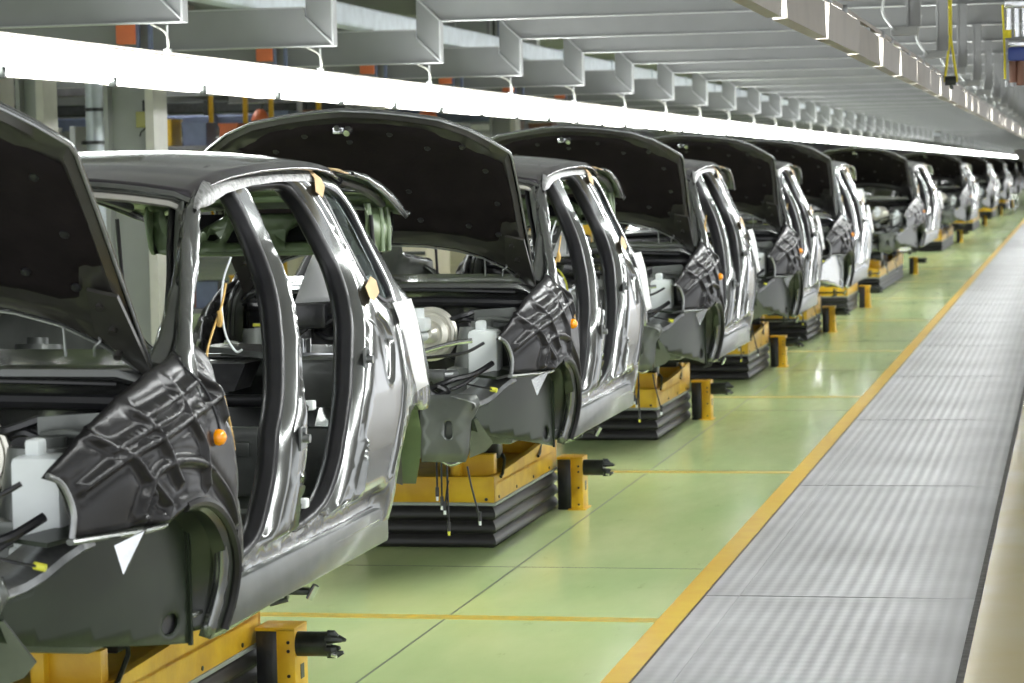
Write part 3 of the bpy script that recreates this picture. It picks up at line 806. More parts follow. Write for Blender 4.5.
tube(bm, [(-2.60, 6.40, 1.155), (-2.52, 6.385, 1.16), (-2.44, 6.40, 1.15)], .012, 8, 4)
fixn(bm); link('strut_brace_plate', bm, 'plate', car)
bm = bmesh.new()
tube(bm, [(-3.40, 6.10, .93), (-2.90, 6.08, .94), (-2.70, 6.08, .935), (-2.64, 6.12, .93)], .026, 12, 3)
cyl(bm, (-2.80, 6.08, .955), (0, 0, 1), .04, .07, 16); cyl(bm, (-2.70, 6.07, .93), (1, 0, 0), .034, .05, 16)
box(bm, -3.3, -3.05, 6.0, 6.2, .86, 1.0, .02)
link('steering_rack', bm, 'steel', car)
bm = bmesh.new()
tube(bm, [(-2.46, 6.05, .99), (-2.52, 5.97, .95), (-2.60, 5.92, .93), (-2.68, 5.90, .90), (-2.80, 5.92, .86), (-3.0, 5.95, .84)], .013, 8, 5)
tube(bm, [(-2.48, 6.03, .975), (-2.56, 5.93, .91), (-2.64, 5.90, .88), (-2.72, 5.92, .86)], .009, 8, 5)
tube(bm, [(-2.66, 5.90, .90), (-2.62, 5.88, .88), (-2.66, 5.88, .86), (-2.70, 5.90, .88)], .016, 8, 4)
tube(bm, [(-2.55, 5.93, .91), (-2.48, 5.93, .895), (-2.44, 5.95, .885)], .004, 6, 3)
link('wiring_harness', bm, 'black', car)
bm = bmesh.new(); cyl(bm, (-2.435, 5.955, .883), (1, 0, -.2), .010, .03, 10)
link('harness_plug', bm, 'yellowwire', car)
bm = bmesh.new()
for k in range(16):
    a = random.random()*6; x = -3.55+random.random()*.9; y = 6.5-.05*random.random(); z = .95+.25*random.random()
    tube(bm, [(x, y, z), (x+.08, y-.04, z-.03*math.sin(a)), (x+.16, y-.02, z+.04*math.cos(a))], .008+.006*random.random(), 6, 3)
box(bm, -3.5, -3.3, 6.40, 6.56, 1.12, 1.24, .02); box(bm, -3.2, -3.02, 6.46, 6.58, 1.14, 1.22, .015)
link('bay_hoses', bm, 'black', car)
bm = bmesh.new(); tube(bm, [(-2.60, 6.58, 1.345), (-2.60, 6.57, 1.42)], .004, 6); tube(bm, [(-2.52, 6.58, 1.345), (-2.515, 6.57, 1.37), (-2.50, 6.57, 1.385), (-2.505, 6.575, 1.40)], .004, 6, 4)
link('wiper_stub', bm, 'steel', car)
# cables dangling under the nose
for (x, zt, zb, dx, tip) in ((-2.66,.60,.40,.0,'tank'),(-2.635,.58,.29,.003,'yellowwire'),(-2.63,.50,.38,-.018,'tank'),(-2.545,.56,.335,.05,'tank'),(-2.68,.60,.44,.0,'tank')):
    bm = bmesh.new(); tube(bm, [(x, 5.90, zt), (x+dx*.3, 5.90, (zt+zb)/2+.03), (x+dx, 5.90, zb)], .0045, 6, 4); cyl(bm, (x+dx, 5.90, zb+.01), (0, 0, 1), .008, .04, 8)
    cb = link('hanging_cable', bm, 'black', car)
    bm = bmesh.new(); cyl(bm, (x+dx, 5.90, zb-.018), (0, 0, 1), .006, .02, 8); link('cable_plug', bm, tip, cb)

# chrome tubes imitating the lines of reflected light along the sill steps
for s in (1, -1):
    for z0 in (.652, .672, .692):
        bm = bmesh.new(); pts = []
        for k in range(30):
            y = 6.97+k*.0525; z = z0 + .012*(y-6.93)/1.7
            x = side3(y, z).x+.004
            pts.append((x if s > 0 else 2*CX-x, y, z))
        tube(bm, pts, .0055, 8); link('sill_glint', bm, 'chrome', car)
# small hardware on the pillars
for y, z in ((7.505, 1.035), (8.39, 1.205), (8.30, 1.42)):
    bm = bmesh.new(); x = side3(y, z).x if z < 1.4 else CX+.52
    prism(bm, [(x, y-.028, z-.035), (x, y+.032, z-.028), (x, y+.045, z+.006), (x, y+.01, z+.04), (x, y-.028, z+.034)], (.006, 0, 0)); cyl(bm, (x+.014, y, z), (1, 0, 0), .013, .026, 12); cyl(bm, (x+.008, y+.004, z+.022), (1, 0, 0), .010, .012, 10)
    fixn(bm); link('door_striker', bm, 'steel', car)
for y, z in ((7.70, 1.09), (7.62, .80)):
    bm = bmesh.new(); x = sx(y, z)-.075; tube(bm, [(x-.05, y, z-.03), (x, y+.03, z), (x+.03, y+.06, z+.02)], .012, 8, 3)
    pc = link('pillar_cable', bm, 'black', car)
    bm = bmesh.new(); box(bm, x+.015, x+.045, y+.045, y+.085, z+.005, z+.035, .005); link('cable_plug', bm, 'tank', pc)
bm = bmesh.new()
for k, (y, z) in enumerate(((7.86,.86),(7.9,.93),(7.93,.80))): tube(bm, [(-2.42, y-.10, z), (-2.40, y, z+.02), (-2.42, y+.1, z-.02)], .02+.008*(k == 1), 8, 3)
cyl(bm, (-2.40, 7.92, .865), (0, 1, 0), .03, .16, 14)
link('belt_reel', bm, 'darksteel', car)
for (x, y, z, m) in ((-2.52,7.50,.90,'orange'),(-2.43,7.95,.80,'orange')):
    bm = bmesh.new()
    for k in range(3): tube(bm, [(x-.05, y, z-.03), (x-.03+.01*k, y, z+.02+.008*k), (x+.01+.01*k, y, z+.01)], .005, 6, 4)
    link('orange_wires', bm, m, car)
# hinge on the front door post
bm = bmesh.new(); box(bm, -2.33, -2.28, 6.90, 6.97, .82, .88, .008); cyl(bm, (-2.285, 6.95, .85), (0, 0, 1), .012, .08, 10); link('door_hinge', bm, 'black', car)
# masking tape patches
def patch(name, m, pts, parent, e=.006):
    bm = bmesh.new(); vs = [Vector((sx(y, z)+e, y, z)) for y, z in pts]
    prism(bm, vs, (.0015, 0, 0)); fixn(bm); return link(name, bm, m, parent)
patch('masking_tape', 'tape', [(8.50,1.755),(8.55,1.735),(8.64,1.77),(8.66,1.80),(8.60,1.83),(8.575,1.84),(8.58,1.80)], car, .014)
patch('masking_tape', 'tape', [(8.56,1.40),(8.565,1.435),(8.69,1.465),(8.75,1.45),(8.72,1.41),(8.60,1.385)], car, .016)
bm = bmesh.new(); prism(bm, [(CX+.53, 8.88, 1.834), (CX+.60, 8.88, 1.815), (CX+.595, 8.99, 1.812), (CX+.55, 8.98, 1.828)], (0, 0, .004)); link('masking_tape', bm, 'tape', car)

# ------------------------------------------------------------------ copies of the car
index_children()
# positions along the line: five bodies at an even pitch, then an empty lift table, then the sparser far part
CY = [(CR[0]+P*k, 1.) for k in range(4)] + [(28.6, 1.35)] + [(43.1, 2.7), (61.5, 2.7), (78.8, 2.7), (96.5, 2.7), (114., 2.7), (132., 2.7)]
NC = len(CY)
cars = [car]
ADJ = {1:'behind the nearest body', 2:'', 3:''}
for k in range(1, NC):
    c = copy_tree(car); c.location = (CX, CY[k][0], CR[1]); c.scale = (1, CY[k][1], 1); cars.append(c)
lab = ['dark grey bare car body nearest the camera, cut off by the left edge',
       'second bare car body from the camera, black hood rising behind the nearest roof',
       'third bare dark grey car body from the camera, hood raised',
       'fourth bare car body, dark grey, just in front of the light silver one']
for k, c in enumerate(cars):
    if k < 4: c['label'] = lab[k]
    elif k == 4: c['label'] = 'light silver bare car body, fifth in the line'
    else: c['label'] = 'small distant bare car body with raised hood, %s in the line from the camera' % nth(k)
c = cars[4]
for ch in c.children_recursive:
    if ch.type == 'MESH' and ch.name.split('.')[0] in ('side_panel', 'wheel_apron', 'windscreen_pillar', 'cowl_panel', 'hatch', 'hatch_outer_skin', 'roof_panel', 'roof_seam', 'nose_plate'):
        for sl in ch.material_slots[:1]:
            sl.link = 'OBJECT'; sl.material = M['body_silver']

# sheets of paper taped on the bodies
def sheet_obj(pts, n, label, name='paper_sheet', group='inspection sheets on the car bodies', lines=0):
    c = sum((Vector(p) for p in pts), Vector())/len(pts); bm = bmesh.new()
    A, B, C_, D = [Vector(p) for p in pts]; rows = []
    for i in range(9):
        t = i/8; b = Vector(n)*(.006*math.sin(t*5)); rows.append([A.lerp(D, t)+b, A.lerp(D, t).lerp(B.lerp(C_, t), .5)+b*1.6, B.lerp(C_, t)+b])
    sheet(bm, rows); o = link(name, bm, 'paper', None, loc=tuple(c)); solid(o, .0012, 0)
    return tag(o, label, 'paper', group)
base = []
p1 = [(sx(8.88,1.37)+.02, 8.88, 1.365), (sx(9.14,1.37)+.055, 9.13, 1.368), (sx(9.13,1.07)+.045, 9.13, 1.062), (sx(9.0,1.06)+.02, 9.0, 1.05)]
for k in range(NC):
    q = [(x, CY[k][0]+(y-CR[0])*CY[k][1], z) for x, y, z in p1]
    sheet_obj(q, (1, 0, 0), 'long white paper sheet hanging on the rear quarter of the %s car body' % nth(k))
p2 = [(-2.84, 9.74, 1.51), (-2.73, 9.72, 1.515), (-2.70, 9.74, 1.335), (-2.92, 9.74, 1.325)]
for k in range(6):
    q = [(x, y+P*k, z) for x, y, z in p2]
    sheet_obj(q, (0, -1, 0), 'white printed sheet standing in the tailgate opening of the %s car body' % nth(k))

# ------------------------------------------------------------------ lift tables and guide posts
def make_lift():
    t = thing('lift_table', (-3.07, 8.13, 0), 'x', 'lift table', 'lift tables under the car bodies')
    x0, x1, y0, y1 = -3.40, -2.75, 7.35, 8.92
    bm = bmesh.new(); n = 3; prof = []
    for i in range(n):
        zb = .0 + .2*i/n
        prof += [(zb+.001, -.010), (zb+.008, .001), (zb+.020, .004), (zb+.034, .003), (zb+.050, -.003), (zb+.060, -.011), (zb+.064, -.013)]
    prof.append((.205, 0))
    rings = []
    for z, e in prof:
        rings.append([bm.verts.new(p) for p in ((x0-e, y0-e, z), (x1+e, y0-e, z), (x1+e, y1+e, z), (x0-e, y1+e, z))])
    for i in range(len(rings)-1):
        for k in range(4): bm.faces.new((rings[i][k], rings[i][(k+1) % 4], rings[i+1][(k+1) % 4], rings[i+1][k]))
    bm.faces.new(rings[-1]); bm.faces.new(rings[0][::-1]); link('bellows', bm, 'bellows', t, ang=60)
    bm = bmesh.new(); box(bm, x0-.004, x1+.006, y0-.006, y1+.006, .205, .22, .002)
    link('bellows_flange', bm, 'flange', t)
    bm = bmesh.new()
    box(bm, x0, x1, y0, y0+.03, .22, .345, .004); box(bm, x0, x1, y1-.03, y1, .22, .36, .004)
    prism(bm, [(x1-.03, y0, .22), (x1-.03, y1, .22), (x1-.03, y1, .41), (x1-.03, y0+.9, .375), (x1-.03, y0+.45, .36), (x1-.03, y0, .345)], (.03, 0, 0))
    box(bm, x0, x0+.03, y0, y1, .22, .36, .004)
    box(bm, x0, x1, y0+.06, y1-.05, .30, .32, .003)
    box(bm, x1-.24, x1-.02, y0+.10, y0+.16, .32, .445, .004); box(bm, x1-.22, x1-.18, y0+.06, y0+.5, .34, .445, .004)
    box(bm, x0+.05, x1-.10, y0+.12, y0+.20, .43, .455, .004); box(bm, x0+.02, x1-.02, y1-.25, y1-.15, .32, .47, .004)
    fr = link('top_frame', bm, 'yellow', t, ang=30)
    bm = bmesh.new()
    for k in range(4): cyl(bm, (x1+.001, y0+.10+k*.42, .238), (1, 0, 0), .008, .006, 10); link('frame_bolt', bm, 'darksteel', fr); bm = bmesh.new()
    cyl(bm, (x1-.04, y0-.003, .236), (0, 1, 0), .008, .006, 10); link('frame_bolt', bm, 'darksteel', fr)
    for y in (y0+.30, y1-.35):   # dark clamps carrying the body
        bm = bmesh.new(); box(bm, x0+.10, x1-.04, y, y+.10, .40, .55, .01)
        tube(bm, [(x1-.05, y+.10, .42), (x1-.01, y, .40), (x1+.008, y-.14, .345), (x1+.012, y-.20, .335)], .008, 6)
        link('body_clamp', bm, 'darksteel', t)
    bm = bmesh.new(); box(bm, -2.80, -2.46, 8.56, 8.60, .435, .455, .003); box(bm, -2.58, -2.56, 8.55, 8.58, .41, .49, .002); box(bm, -2.55, -2.54, 8.55, 8.58, .42, .49, .002)
    tube(bm, [(-2.60, 8.55, .405), (-2.54, 8.56, .42)], .008, 6)
    arm = link('locator_arm', bm, 'darksteel', t)
    bm = bmesh.new(); tube(bm, [(-2.465, 8.55, .425), (-2.44, 8.55, .47)], .012, 10); link('locator_tip', bm, 'chrome', arm)
    return t
def make_post():
    t = thing('guide_post', (-2.63, 8.83, 0), 'x', 'guide post', 'yellow guide posts beside the lift tables')
    bm = bmesh.new()
    box(bm, -2.645, -2.58, 8.80, 8.95, .004, .28, .003); box(bm, -2.72, -2.58, 8.80, 8.95, .272, .284, .002); box(bm, -2.66, -2.565, 8.79, 8.96, 0, .006, .001)
    a = link('post_column', bm, 'yellow', t, ang=30)
    bm = bmesh.new()
    for z in (.235, .205, .12, .03): cyl(bm, (-2.603, 8.798, z), (0, 1, 0), .006, .004, 8); link('bolt_hole', bm, 'black', a); bm = bmesh.new()
    box(bm, -2.5795, -2.578, 8.86, 8.90, .10, .15); link('bolt_hole', bm, 'black', a)
    bm = bmesh.new(); box(bm, -2.72, -2.646, 8.81, 8.95, .0, .271, .003); link('post_core', bm, 'black', t)
    bm = bmesh.new()
    tube(bm, [(-2.58, 8.84, .225), (-2.56, 8.84, .225), (-2.47, 8.84, .225)], .043, 16)
    for a_ in range(6):
        th = a_*math.pi/3+.4; dy, dz = math.cos(th)*.033, math.sin(th)*.033
        L_ = .055 if a_ % 2 == 0 else .035
        tube(bm, [(-2.475, 8.84+dy, .225+dz), (-2.475+L_*.6, 8.84+dy*1.05, .225+dz*1.05), (-2.475+L_, 8.84+dy*.8, .225+dz*.8)], .014, 7, rs=[.015, .013, .006])
    nz = link('guide_nozzle', bm, 'darksteel', t, ang=40)
    bm = bmesh.new(); cyl(bm, (-2.445, 8.815, .195), (1, 0, -.2), .012, .02, 10); link('nozzle_pin', bm, 'chrome', nz)
    return t
lift = make_lift(); post = make_post(); index_children()
LY = [(8.13+P*k, 1., 8.83+P*k) for k in range(6)] + [(41.0, 3.4, 44.9), (59.3, 3.4, 63.2), (76.6, 3.4, 80.5), (94.3, 3.4, 98.2), (112., 3.4, 116.)]
for k, (ly, lsc, py_) in enumerate(LY):
    l = lift if k == 0 else copy_tree(lift); p_ = post if k == 0 else copy_tree(post)
    l.location.y = ly - (.24 if k == 0 else 0); l.scale.y = lsc
    p_.location.y = py_ - (.25 if k == 0 else 0); p_.location.x = -2.635 if k else -2.64
    if k == 5: l['label'] = 'empty lift table with black bellows between the silver body and the next far one'
    else: l['label'] = 'lift table with black bellows and yellow frame under the %s car body from the camera' % nth(k if k < 5 else k-1)
    p_['label'] = 'short yellow guide post with dark claw nozzle beside the %s lift table' % nth(k)

# ------------------------------------------------------------------ floor
def floor_mat():
    m = mat('green_epoxy', (.34, .47, .19), .2)
    nt = m.node_tree; b = nt.nodes['Principled BSDF']
    tc = nt.nodes.new('ShaderNodeTexCoord'); mp = nt.nodes.new('ShaderNodeMapping'); mp.inputs['Scale'].default_value = (1.6, .55, 1)
    nt.links.new(tc.outputs['Object'], mp.inputs['Vector'])
    n = nt.nodes.new('ShaderNodeTexNoise'); n.inputs['Scale'].default_value = 1.2; n.inputs['Detail'].default_value = 8; nt.links.new(mp.outputs[0], n.inputs['Vector'])
    r = nt.nodes.new('ShaderNodeValToRGB'); r.color_ramp.elements[0].position = .3; r.color_ramp.elements[1].position = .72
    r.color_ramp.elements[0].color = (.585, .765, .35, 1); r.color_ramp.elements[1].color = (.78, .89, .45, 1)
    nt.links.new(n.outputs['Fac'], r.inputs['Fac'])
    mp2 = nt.nodes.new('ShaderNodeMapping'); mp2.inputs['Scale'].default_value = (9, 2.2, 1); nt.links.new(tc.outputs['Object'], mp2.inputs['Vector'])
    n2 = nt.nodes.new('ShaderNodeTexNoise'); n2.inputs['Scale'].default_value = 1.3; n2.inputs['Detail'].default_value = 10; n2.inputs['Roughness'].default_value = .7; nt.links.new(mp2.outputs[0], n2.inputs['Vector'])
    r2 = nt.nodes.new('ShaderNodeValToRGB'); r2.color_ramp.elements[0].position = .26; r2.color_ramp.elements[1].position = .38
    r2.color_ramp.elements[0].color = (.72, .72, .68, 1); r2.color_ramp.elements[1].color = (1, 1, 1, 1); nt.links.new(n2.outputs['Fac'], r2.inputs['Fac'])
    mx = nt.nodes.new('ShaderNodeMix'); mx.data_type = 'RGBA'; mx.blend_type = 'MULTIPLY'; mx.inputs[0].default_value = 1
    nt.links.new(r.outputs[0], mx.inputs[6]); nt.links.new(r2.outputs[0], mx.inputs[7]); nt.links.new(mx.outputs[2], b.inputs['Base Color'])
    rr = nt.nodes.new('ShaderNodeMapRange'); rr.inputs[3].default_value = .07; rr.inputs[4].default_value = .22
    nt.links.new(n2.outputs['Fac'], rr.inputs[0]); nt.links.new(rr.outputs[0], b.inputs['Roughness'])
    bp = nt.nodes.new('ShaderNodeBump'); bp.inputs['Strength'].default_value = .05; bp.inputs['Distance'].default_value = .02
    nt.links.new(n.outputs['Fac'], bp.inputs['Height']); nt.links.new(bp.outputs[0], b.inputs['Normal'])
    return m
def walk_mat():
    m = mat('ribbed_steel_plate', (.5, .5, .5), .4, .25)
    nt = m.node_tree; b = nt.nodes['Principled BSDF']; tc = nt.nodes.new('ShaderNodeTexCoord')
    w = nt.nodes.new('ShaderNodeTexWave'); w.wave_type = 'BANDS'; w.bands_direction = 'X'; w.inputs['Scale'].default_value = 5.2; w.inputs['Distortion'].default_value = .25; w.inputs['Detail'].default_value = 1
    nt.links.new(tc.outputs['Object'], w.inputs['Vector'])
    w2 = nt.nodes.new('ShaderNodeTexWave'); w2.wave_type = 'BANDS'; w2.bands_direction = 'Y'; w2.inputs['Scale'].default_value = 4; w2.inputs['Distortion'].default_value = .3
    nt.links.new(tc.outputs['Object'], w2.inputs['Vector'])
    n = nt.nodes.new('ShaderNodeTexNoise'); n.inputs['Scale'].default_value = 1.1; n.inputs['Detail'].default_value = 9; nt.links.new(tc.outputs['Object'], n.inputs['Vector'])
    r = nt.nodes.new('ShaderNodeValToRGB'); r.color_ramp.elements[0].position = .3; r.color_ramp.elements[1].position = .7
    r.color_ramp.elements[0].color = (.52, .515, .525, 1); r.color_ramp.elements[1].color = (.76, .76, .78, 1); nt.links.new(n.outputs['Fac'], r.inputs['Fac'])
    r2 = nt.nodes.new('ShaderNodeMapRange'); r2.inputs[3].default_value = .86; r2.inputs[4].default_value = 1.0; nt.links.new(w.outputs['Fac'], r2.inputs[0])
    mx = nt.nodes.new('ShaderNodeMix'); mx.data_type = 'RGBA'; mx.blend_type = 'MULTIPLY'; mx.inputs[0].default_value = 1
    cc = nt.nodes.new('ShaderNodeCombineColor')
    for i in range(3): nt.links.new(r2.outputs[0], cc.inputs[i])
    nt.links.new(r.outputs[0], mx.inputs[6]); nt.links.new(cc.outputs[0], mx.inputs[7]); nt.links.new(mx.outputs[2], b.inputs['Base Color'])
    ad = nt.nodes.new('ShaderNodeMath'); ad.operation = 'MULTIPLY_ADD'; ad.inputs[1].default_value = .35; nt.links.new(w2.outputs['Fac'], ad.inputs[0]); nt.links.new(w.outputs['Fac'], ad.inputs[2])
    bp = nt.nodes.new('ShaderNodeBump'); bp.inputs['Strength'].default_value = .35; bp.inputs['Distance'].default_value = .004
    nt.links.new(ad.outputs[0], bp.inputs['Height']); nt.links.new(bp.outputs[0], b.inputs['Normal'])
    return m
GM = floor_mat(); WM = walk_mat()
LM = mat('yellow_line_paint', (.95, .66, .09), .3, noise=.25, nscale=6, col2=(.90, .57, .08))
LM2 = mat('worn_yellow_line', (.82, .55, .06), .35, nscale=26, col2=(.60, .52, .13))
def slab(name, x0, x1, y0, y1, z0, z1, m, kind='structure', bev=0.):
    bm = bmesh.new(); box(bm, x0, x1, y0, y1, z0, z1, bev); o = link(name, bm, m, None, smooth=False)
    if kind: o['kind'] = kind
    return o
slab('floor', -22, -1.655, 2, 240, -.1, 0, GM)
slab('floor_cream', -.392, 9, 2, 240, -.1, 0, mat('cream_epoxy', (.95, .84, .54), .16, noise=.15, nscale=1.2, col2=(.92, .76, .40)))
slab('trim_1', -1.655, -1.555, 2, 240, -.1, .001, LM)
slab('trim_2', -1.555, -1.545, 2, 240, -.1, -.002, 'black')
slab('trim_3', -.42, -.392, 2, 240, -.1, -.006, mat('dirty_gap', (.26, .25, .25), .7, noise=.4, nscale=20))
for k in range(8):
    slab('trim_%d' % (4+k), -6.0, -1.655, 10.42+5.23*k, 10.52+5.23*k, -.01, .0012, LM2)
slab('trim_12', -2.525, -2.515, 2, 240, -.01, .0008, mat('floor_joint', (.16, .20, .11), .6))
for k in range(20): slab('trim_%d' % (13+k), -6, -1.655, 7.9+3.95*k, 7.906+3.95*k, -.01, .0007, 'apron')
# walkway plates: countable steel plates
wp = []
slab('floor_near', -1.545, -.42, 2, 7.165, -.02, 0, WM)
for k in range(40):
    y0 = 7.17+3.95*k
    bm = bmesh.new(); box(bm, -1.40, -.42, 0, 3.94, -.02, .0, .0)
    box(bm, -1.545, -1.403, 0, 3.94, -.02, -.001, .0)
    if not wp:
        o = link('walkway_plate', bm, WM, None, loc=(0, 0, 0), smooth=False)
    else:
        bm.free(); o = wp[0].copy(); COL.objects.link(o)
    o.location = (0, y0, 0); wp.append(o)
    tag(o, 'grey ribbed steel floor plate of the walkway, %s from the bottom of the photo' % nth(k), 'floor plate', 'steel plates of the walkway')
slab('floor_under_plates', -1.55, -.40, 2, 240, -.1, -.021, 'black')

# ------------------------------------------------------------------ lamps
def make_lampL():
    t = thing('strip_light', (-4.9, 0, 2.3), 'x', 'lamp', 'lamps over the far side of the line')
    bm = bmesh.new()
    prism(bm, [(-4.93, .01, 2.312), (-4.955, .01, 2.49), (-4.90, .03, 2.49), (-4.86, .01, 2.317)], (0, 1.41, 0)); fixn(bm); link('lamp_face', bm, 'lamp', t, smooth=False)
    bm = bmesh.new(); prism(bm, [(-4.935, .0, 2.306), (-4.96, .0, 2.50), (-5.0, .0, 2.50), (-5.0, .0, 2.34)], (0, 1.43, 0)); fixn(bm); link('lamp_housing', bm, 'housing', t, smooth=False)
    bm = bmesh.new(); box(bm, -4.885, -4.85, -.01, .025, 2.290, 2.345, .004); link('end_clip', bm, 'darksteel', t)
    return t
def make_lampR():
    t = thing('strip_light', (-.95, 0, 2.3), 'x', 'lamp', 'lamps over the aisle side of the line')
    bm = bmesh.new(); prism(bm, [(-.935, .02, 2.30), (-.928, .02, 2.44), (-.955, .02, 2.45), (-.975, .02, 2.43), (-.947, .02, 2.315), (-.985, .02, 2.315), (-.985, .02, 2.300)], (0, 1.40, 0)); fixn(bm); link('lamp_housing', bm, 'housing', t, smooth=False)
    bm = bmesh.new(); prism(bm, [(-.950, .0, 2.325), (-.976, .0, 2.43), (-1.02, .0, 2.42), (-.985, .0, 2.330)], (0, 1.43, 0)); fixn(bm); link('lamp_face', bm, 'lamp2', t, smooth=False)
    bm = bmesh.new()
    for y in (.05, .75): box(bm, -.955, -.925, y, y+.04, 2.44, 2.475, .004)
    link('end_clip', bm, 'steel', t)
    return t
lampL = make_lampL(); lampR = make_lampR(); index_children()
NL = 64
for k in range(NL):
    a = lampL if k == 0 else copy_tree(lampL); a.location = (-4.9, 8.7+1.46*k, 2.3); a.rotation_euler = (.004*math.sin(k*1.3), .03*math.sin(k*2.3), .012*math.sin(k*2.1))
    a['label'] = 'glowing white strip light behind the car bodies, %s from the left edge' % nth(k)
    if k == NL-1:
        for j in range(30):
            g = copy_tree(lampL); g.location = (-4.9, 8.7+1.46*NL+4.38*j, 2.3); g.scale.y = 3
            g['label'] = 'tiny distant white strip light, %s in the far end of the left lamp row' % nth(j)
    b = lampR if k == 0 else copy_tree(lampR); b.location = (-.95, 5.9+1.5*k, 2.3); b.rotation_euler = (0, -.05+.05*math.sin(k*2.7), .006*math.sin(k*1.7))
    b['label'] = 'tan backed strip light over the aisle side of the cars, %s from the camera' % nth(k)

# ------------------------------------------------------------------ overhead steel beams
def make_beam():
    t = thing('steel_beam', (0, 0, 2.67), 'x', 'beam', 'transverse steel beams over the line')
    bm = bmesh.new()
    prism(bm, [(3.2, 0, 3.0), (-4.8, 0, 3.0), (-5.0, 0, 3.18), (-5.0, 0, 3.62), (3.2, 0, 3.62)], (0, .012, 0))
    prism(bm, [(-9.5, 0, 2.68), (-4.8, 0, 2.68), (-5.0, 0, 2.87), (-5.0, 0, 2.93), (-9.5, 0, 2.93)], (0, .012, 0))
    prism(bm, [(-4.8, -.03, 2.68), (-4.8, -.03, 3.0), (-5.0, .02, 3.18), (-5.0, .02, 2.87)], (0, .012, 0)); fixn(bm)
    link('beam_web', bm, 'beam', t, smooth=False)
    bm = bmesh.new()
    box(bm, -4.8, 3.2, -.03, .04, 2.991, 3.0, .002); box(bm, -9.5, -4.8, -.03, .04, 2.671, 2.68, .002); box(bm, -4.808, -4.794, -.04, .05, 2.671, 3.0, .002); box(bm, -9.5, -5.0, -.03, .04, 2.93, 2.938, .002)
    link('beam_flange', bm, 'beamedge', t, smooth=False)
    bm = bmesh.new()
    for z in (2.685, 3.0):
        tube(bm, [(-4.80, -.035, z), (-5.0, .01, z+.185)], .008, 6)
    link('diagonal_brace', bm, 'beamedge', t)
    return t
beam = make_beam()
index_children(); NB = 48
for k in range(NB):
    b = beam if k == 0 else copy_tree(beam); b.location = (0, 11.0+3.05*k if k < 28 else 96.4+6.1*(k-27), 2.67)
    b['label'] = 'wide grey transverse steel beam, %s from the camera' % nth(k)
def make_bracket():
    t = thing('lamp_bracket', (-.80, 0, 2.45), 'x', 'bracket', 'grey brackets carrying the aisle lamps')
    bm = bmesh.new(); box(bm, -.835, -.775, -.09, -.07, 2.52, 3.0, .002); box(bm, -.85, -.835, -.10, -.06, 2.52, 3.0, .002)
    link('upright', bm, 'beam', t, smooth=False)
    bm = bmesh.new(); box(bm, -.93, -.79, -.10, -.06, 2.478, 2.525, .006); tube(bm, [(-.90, -.1, 2.50), (-.97, -.1, 2.60), (-.94, -.1, 2.75)], .008, 6, 4)
    link('foot', bm, 'column', t); return t
br = make_bracket()
def make_hanger():
    t = thing('lamp_hanger', (-4.9, 0, 2.51), 'x', 'hanger', 'hangers of the far lamps')
    bm = bmesh.new(); tube(bm, [(-4.9, 0, 2.51), (-4.9, 0, 2.66)], .007, 6); box(bm, -4.92, -4.88, -.02, .02, 2.505, 2.53, .003); link('rod', bm, 'beamedge', t)
    bm = bmesh.new(); tube(bm, [(-4.9, -.03, 2.51), (-4.88, -.04, 2.55), (-4.90, -.04, 2.62), (-4.98, -.04, 2.665)], .006, 6, 5); link('cable', bm, 'cable', t); return t
hg = make_hanger(); index_children()
for k in range(24):
    a = br if k == 0 else copy_tree(br); a.location = (-.80, 11.0+3.05*k, 2.45); a['label'] = 'grey bracket hanging from a beam to the aisle lamps, %s from the camera' % nth(k)
    b = hg if k == 0 else copy_tree(hg); b.location = (-4.9, 11.0+3.05*k, 2.51); b['label'] = 'thin rod and pale cable holding the far strip lights, %s from the left' % nth(k)
# pale longitudinal duct behind the beams
for nm_, x_, z_, lb_ in (('lamp_rail', -4.985, 2.512, 'thin pale rail along the top of the far strip lights'), ('lamp_rail', -.95, 2.462, 'thin rail along the top of the aisle strip lights')):
    bm = bmesh.new(); box(bm, x_-.012, x_+.012, 5.9, 235, z_-.006, z_+.012, .002)
    tag(link(nm_, bm, 'housing', None, loc=(x_, 8, z_), smooth=False), lb_, 'rail')
bm = bmesh.new(); box(bm, -5.52, -5.34, 9, 230, 2.94, 3.11, .02)
for k in range(30): box(bm, -5.535, -5.325, 9.7+3.05*k, 9.75+3.05*k, 2.935, 3.12, .004)
o = link('cable_duct', bm, 'duct', None, loc=(0, 0, 0), smooth=False); tag(o, 'long pale metal duct running behind the ends of the beams', 'duct')

# yellow sling hanging from a beam
bm = bmesh.new()
tube(bm, [(-.765, 17.1, 3.0), (-.766, 17.1, 2.62)], .012, 8); tube(bm, [(-.765, 17.1, 2.72), (-.765, 17.1, 2.60)], .009, 8)
tube(bm, [(-.766, 17.1, 2.62), (-.80, 17.1, 2.36), (-.80, 17.1, 2.33)], .008, 8, 4); tube(bm, [(-.766, 17.1, 2.62), (-.73, 17.1, 2.36), (-.735, 17.1, 2.33)], .008, 8, 4)
tube(bm, [(-.775, 17.1, 3.0), (-.775, 17.1, 2.80)], .022, 8)
sl = thing('lifting_sling', (-.766, 17.1, 2.3), 'yellow lifting sling hanging from the beams above the aisle lamps', 'sling')
link('strap', bm, 'sling', sl)
bm = bmesh.new(); cyl(bm, (-.766, 17.1, 2.335), (1, 0, 0), .03, .07, 12); tube(bm, [(-.766, 17.1, 2.34), (-.76, 17.1, 2.28)], .012, 8); link('hook', bm, 'darksteel', sl)
